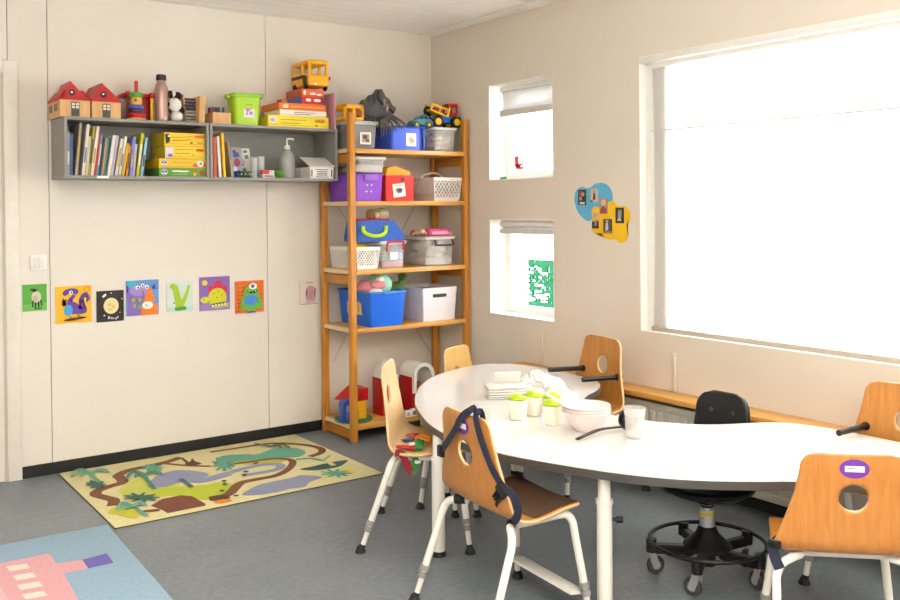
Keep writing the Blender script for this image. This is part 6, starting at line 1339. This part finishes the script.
# barn
xb_, ybn = X(416, -.30, 395), -.25
zt3 = Z(418, 362, -.34); t = thing('toy_barn', 'white arched toy barn with red walls beside the far table end', 'toy barn', (xb_, ybn, zb))
WB_ = .155; y0_, y1_ = -.385, -.23; RW = mat('#b3161e', .4); hb = zt3-zb
m = MB()
def arch(xc, hw, z0, zt, n=16, r=None):
    r = r or hw; return [(xc-hw, z0), (xc+hw, z0)]+[(xc+hw*math.cos(PI*k/n), zt-r+r*math.sin(PI*k/n)) for k in range(n+1)]
def archshell(hw, th, z0, zt, ya, yb, m_):
    o_, i_ = arch(xb_, hw, z0, zt), arch(xb_, hw-th, z0, zt-th, r=hw-th)
    o_, i_ = o_[2:], i_[2:]; o_ = [(xb_+hw, z0)]+o_+[(xb_-hw, z0)]; i_ = [(xb_+hw-th, z0)]+i_+[(xb_-hw+th, z0)]
    b = bmesh.new(); F_ = [[b.verts.new((x, y, z)) for x, z in q] for q, y in ((o_, ya), (i_, ya), (o_, yb), (i_, yb))]; n = len(o_)
    for k in range(n-1):
        b.faces.new((F_[0][k], F_[0][k+1], F_[1][k+1], F_[1][k])); b.faces.new((F_[2][k+1], F_[2][k], F_[3][k], F_[3][k+1])); b.faces.new((F_[0][k+1], F_[0][k], F_[2][k], F_[2][k+1])); b.faces.new((F_[1][k], F_[1][k+1], F_[3][k+1], F_[3][k]))
    for k in (0, n-1): b.faces.new((F_[0][k], F_[1][k], F_[3][k], F_[2][k]))
    return b
zm = zb+hb*.42
m._merge(archshell(.080, .016, zm, zt3, y0_, y1_, None), WHITE); m._merge(archshell(.080, .022, zm, zt3, y0_-.012, y0_, None), WHITE); m.build('barn_roof', t)
m = MB(); m.box(xb_-.085, xb_-.068, y0_+.005, y1_, zb+.014, zm+.10, RW, .003); m.box(xb_+.068, xb_+.085, y0_+.005, y1_, zb+.014, zm, RW, .003); m.box(xb_-.068, xb_+.068, y1_-.012, y1_, zb+.014, zm, RW, .003); m.box(xb_-.068, xb_-.02, y0_+.01, y0_+.02, zb+.014, zm+.02, RW, .002); m.box(xb_+.05, xb_+.068, y0_+.01, y0_+.02, zb+.014, zm, RW, .002); m.box(xb_-.068, xb_+.068, y0_+.02, y1_-.012, zm-.01, zm, mat('#9a5a2a', .5)); m.build('barn_wall', t)
m = MB(); m.box(xb_-.12, xb_+.12, y0_-.03, y1_+.01, zb+.0004, zb+.013, mat('#2f6a36', .5), .003); m.build('base_plate', t)
m = MB(); m.tube([(xb_-.03, y0_+.07, zm+.001), (xb_-.03, y0_+.07, zm+.06)], .016, mat('#c8202a', .4), 10); m.ball((xb_+.02, y0_+.09, zm+.028), (.03, .022, .026), mat('#b5762e', .6), 2); m.build('barn_animals', t)
for k, (u, l) in enumerate(((407.5, 'left white cube with a picture in front of the toy barn'), (413.5, 'right white cube with a picture in front of the toy barn'))):
    xq = X(u, -.418, 408); m = MB(); zq_ = zb+.0004+(.0 if k else .012); q = .024 if k else .021; m.box(xq-q, xq+q, -.4295, -.4295+.02, zb+.0006, zb+.0006+2*q, WHITE, .003); m.box(xq-q*.5, xq+q*.5, -.4302, -.4290, zb+q*.5, zb+q*1.5, mat('#8a5a4a' if k else '#c9a89a', .6)); one(m, 'picture_cube', l, 'toy block', 'white picture cubes')

# ================================================================== light and camera
sc = bpy.context.scene
W = bpy.data.worlds.new('overcast_daylight'); sc.world = W; W.use_nodes = True
bg = W.node_tree.nodes['Background']; bg.inputs['Color'].default_value = (.96, .98, 1.0, 1); bg.inputs['Strength'].default_value = 10.5
def area(name, loc, rot, sx, sy, power, col):
    l = bpy.data.lights.new(name, 'AREA'); l.shape = 'RECTANGLE'; l.size = sx; l.size_y = sy; l.energy = power; l.color = col
    o = bpy.data.objects.new(name, l); C.objects.link(o); o.location = loc; o.rotation_euler = rot; return o
WARM = (1.0, .95, .88)
area('ceiling_fill', (-3.6, -2.6, 2.56), (0, 0, 0), 1.2, .6, 14, WARM)  # added unseen fill lights just below the ceiling, no fixtures
area('ceiling_fill', (-2.9, -6.2, 2.56), (0, 0, 0), 1.2, .6, 26, WARM)
area('bounce_fill', (-3.1, -5.6, 1.75), (PI, 0, 0), .5, .5, 215, (1.0, .98, .95))  # added unseen light aimed up at the ceiling for soft bounced fill
cam = bpy.data.cameras.new('camera'); co = bpy.data.objects.new('camera', cam); C.objects.link(co); sc.camera = co
cam.sensor_fit = 'HORIZONTAL'; cam.sensor_width = 36; cam.lens = FPX/900*36; cam.shift_x = 0; cam.shift_y = -(300-CY)/900
cam.clip_start = .05
M = Matrix((RT, -DN, -FW)).transposed().to_4x4(); M.translation = CAM; co.matrix_world = M
sc.view_settings.view_transform = 'Standard'; sc.view_settings.look = 'None'; sc.view_settings.exposure = 0.2; sc.view_settings.gamma = 1.0
sc.view_settings.use_curve_mapping = False
sc.cycles.max_bounces = 8; sc.cycles.diffuse_bounces = 5; sc.cycles.transparent_max_bounces = 12; sc.cycles.use_denoising = True
sc.cycles.sample_clamp_indirect = 8
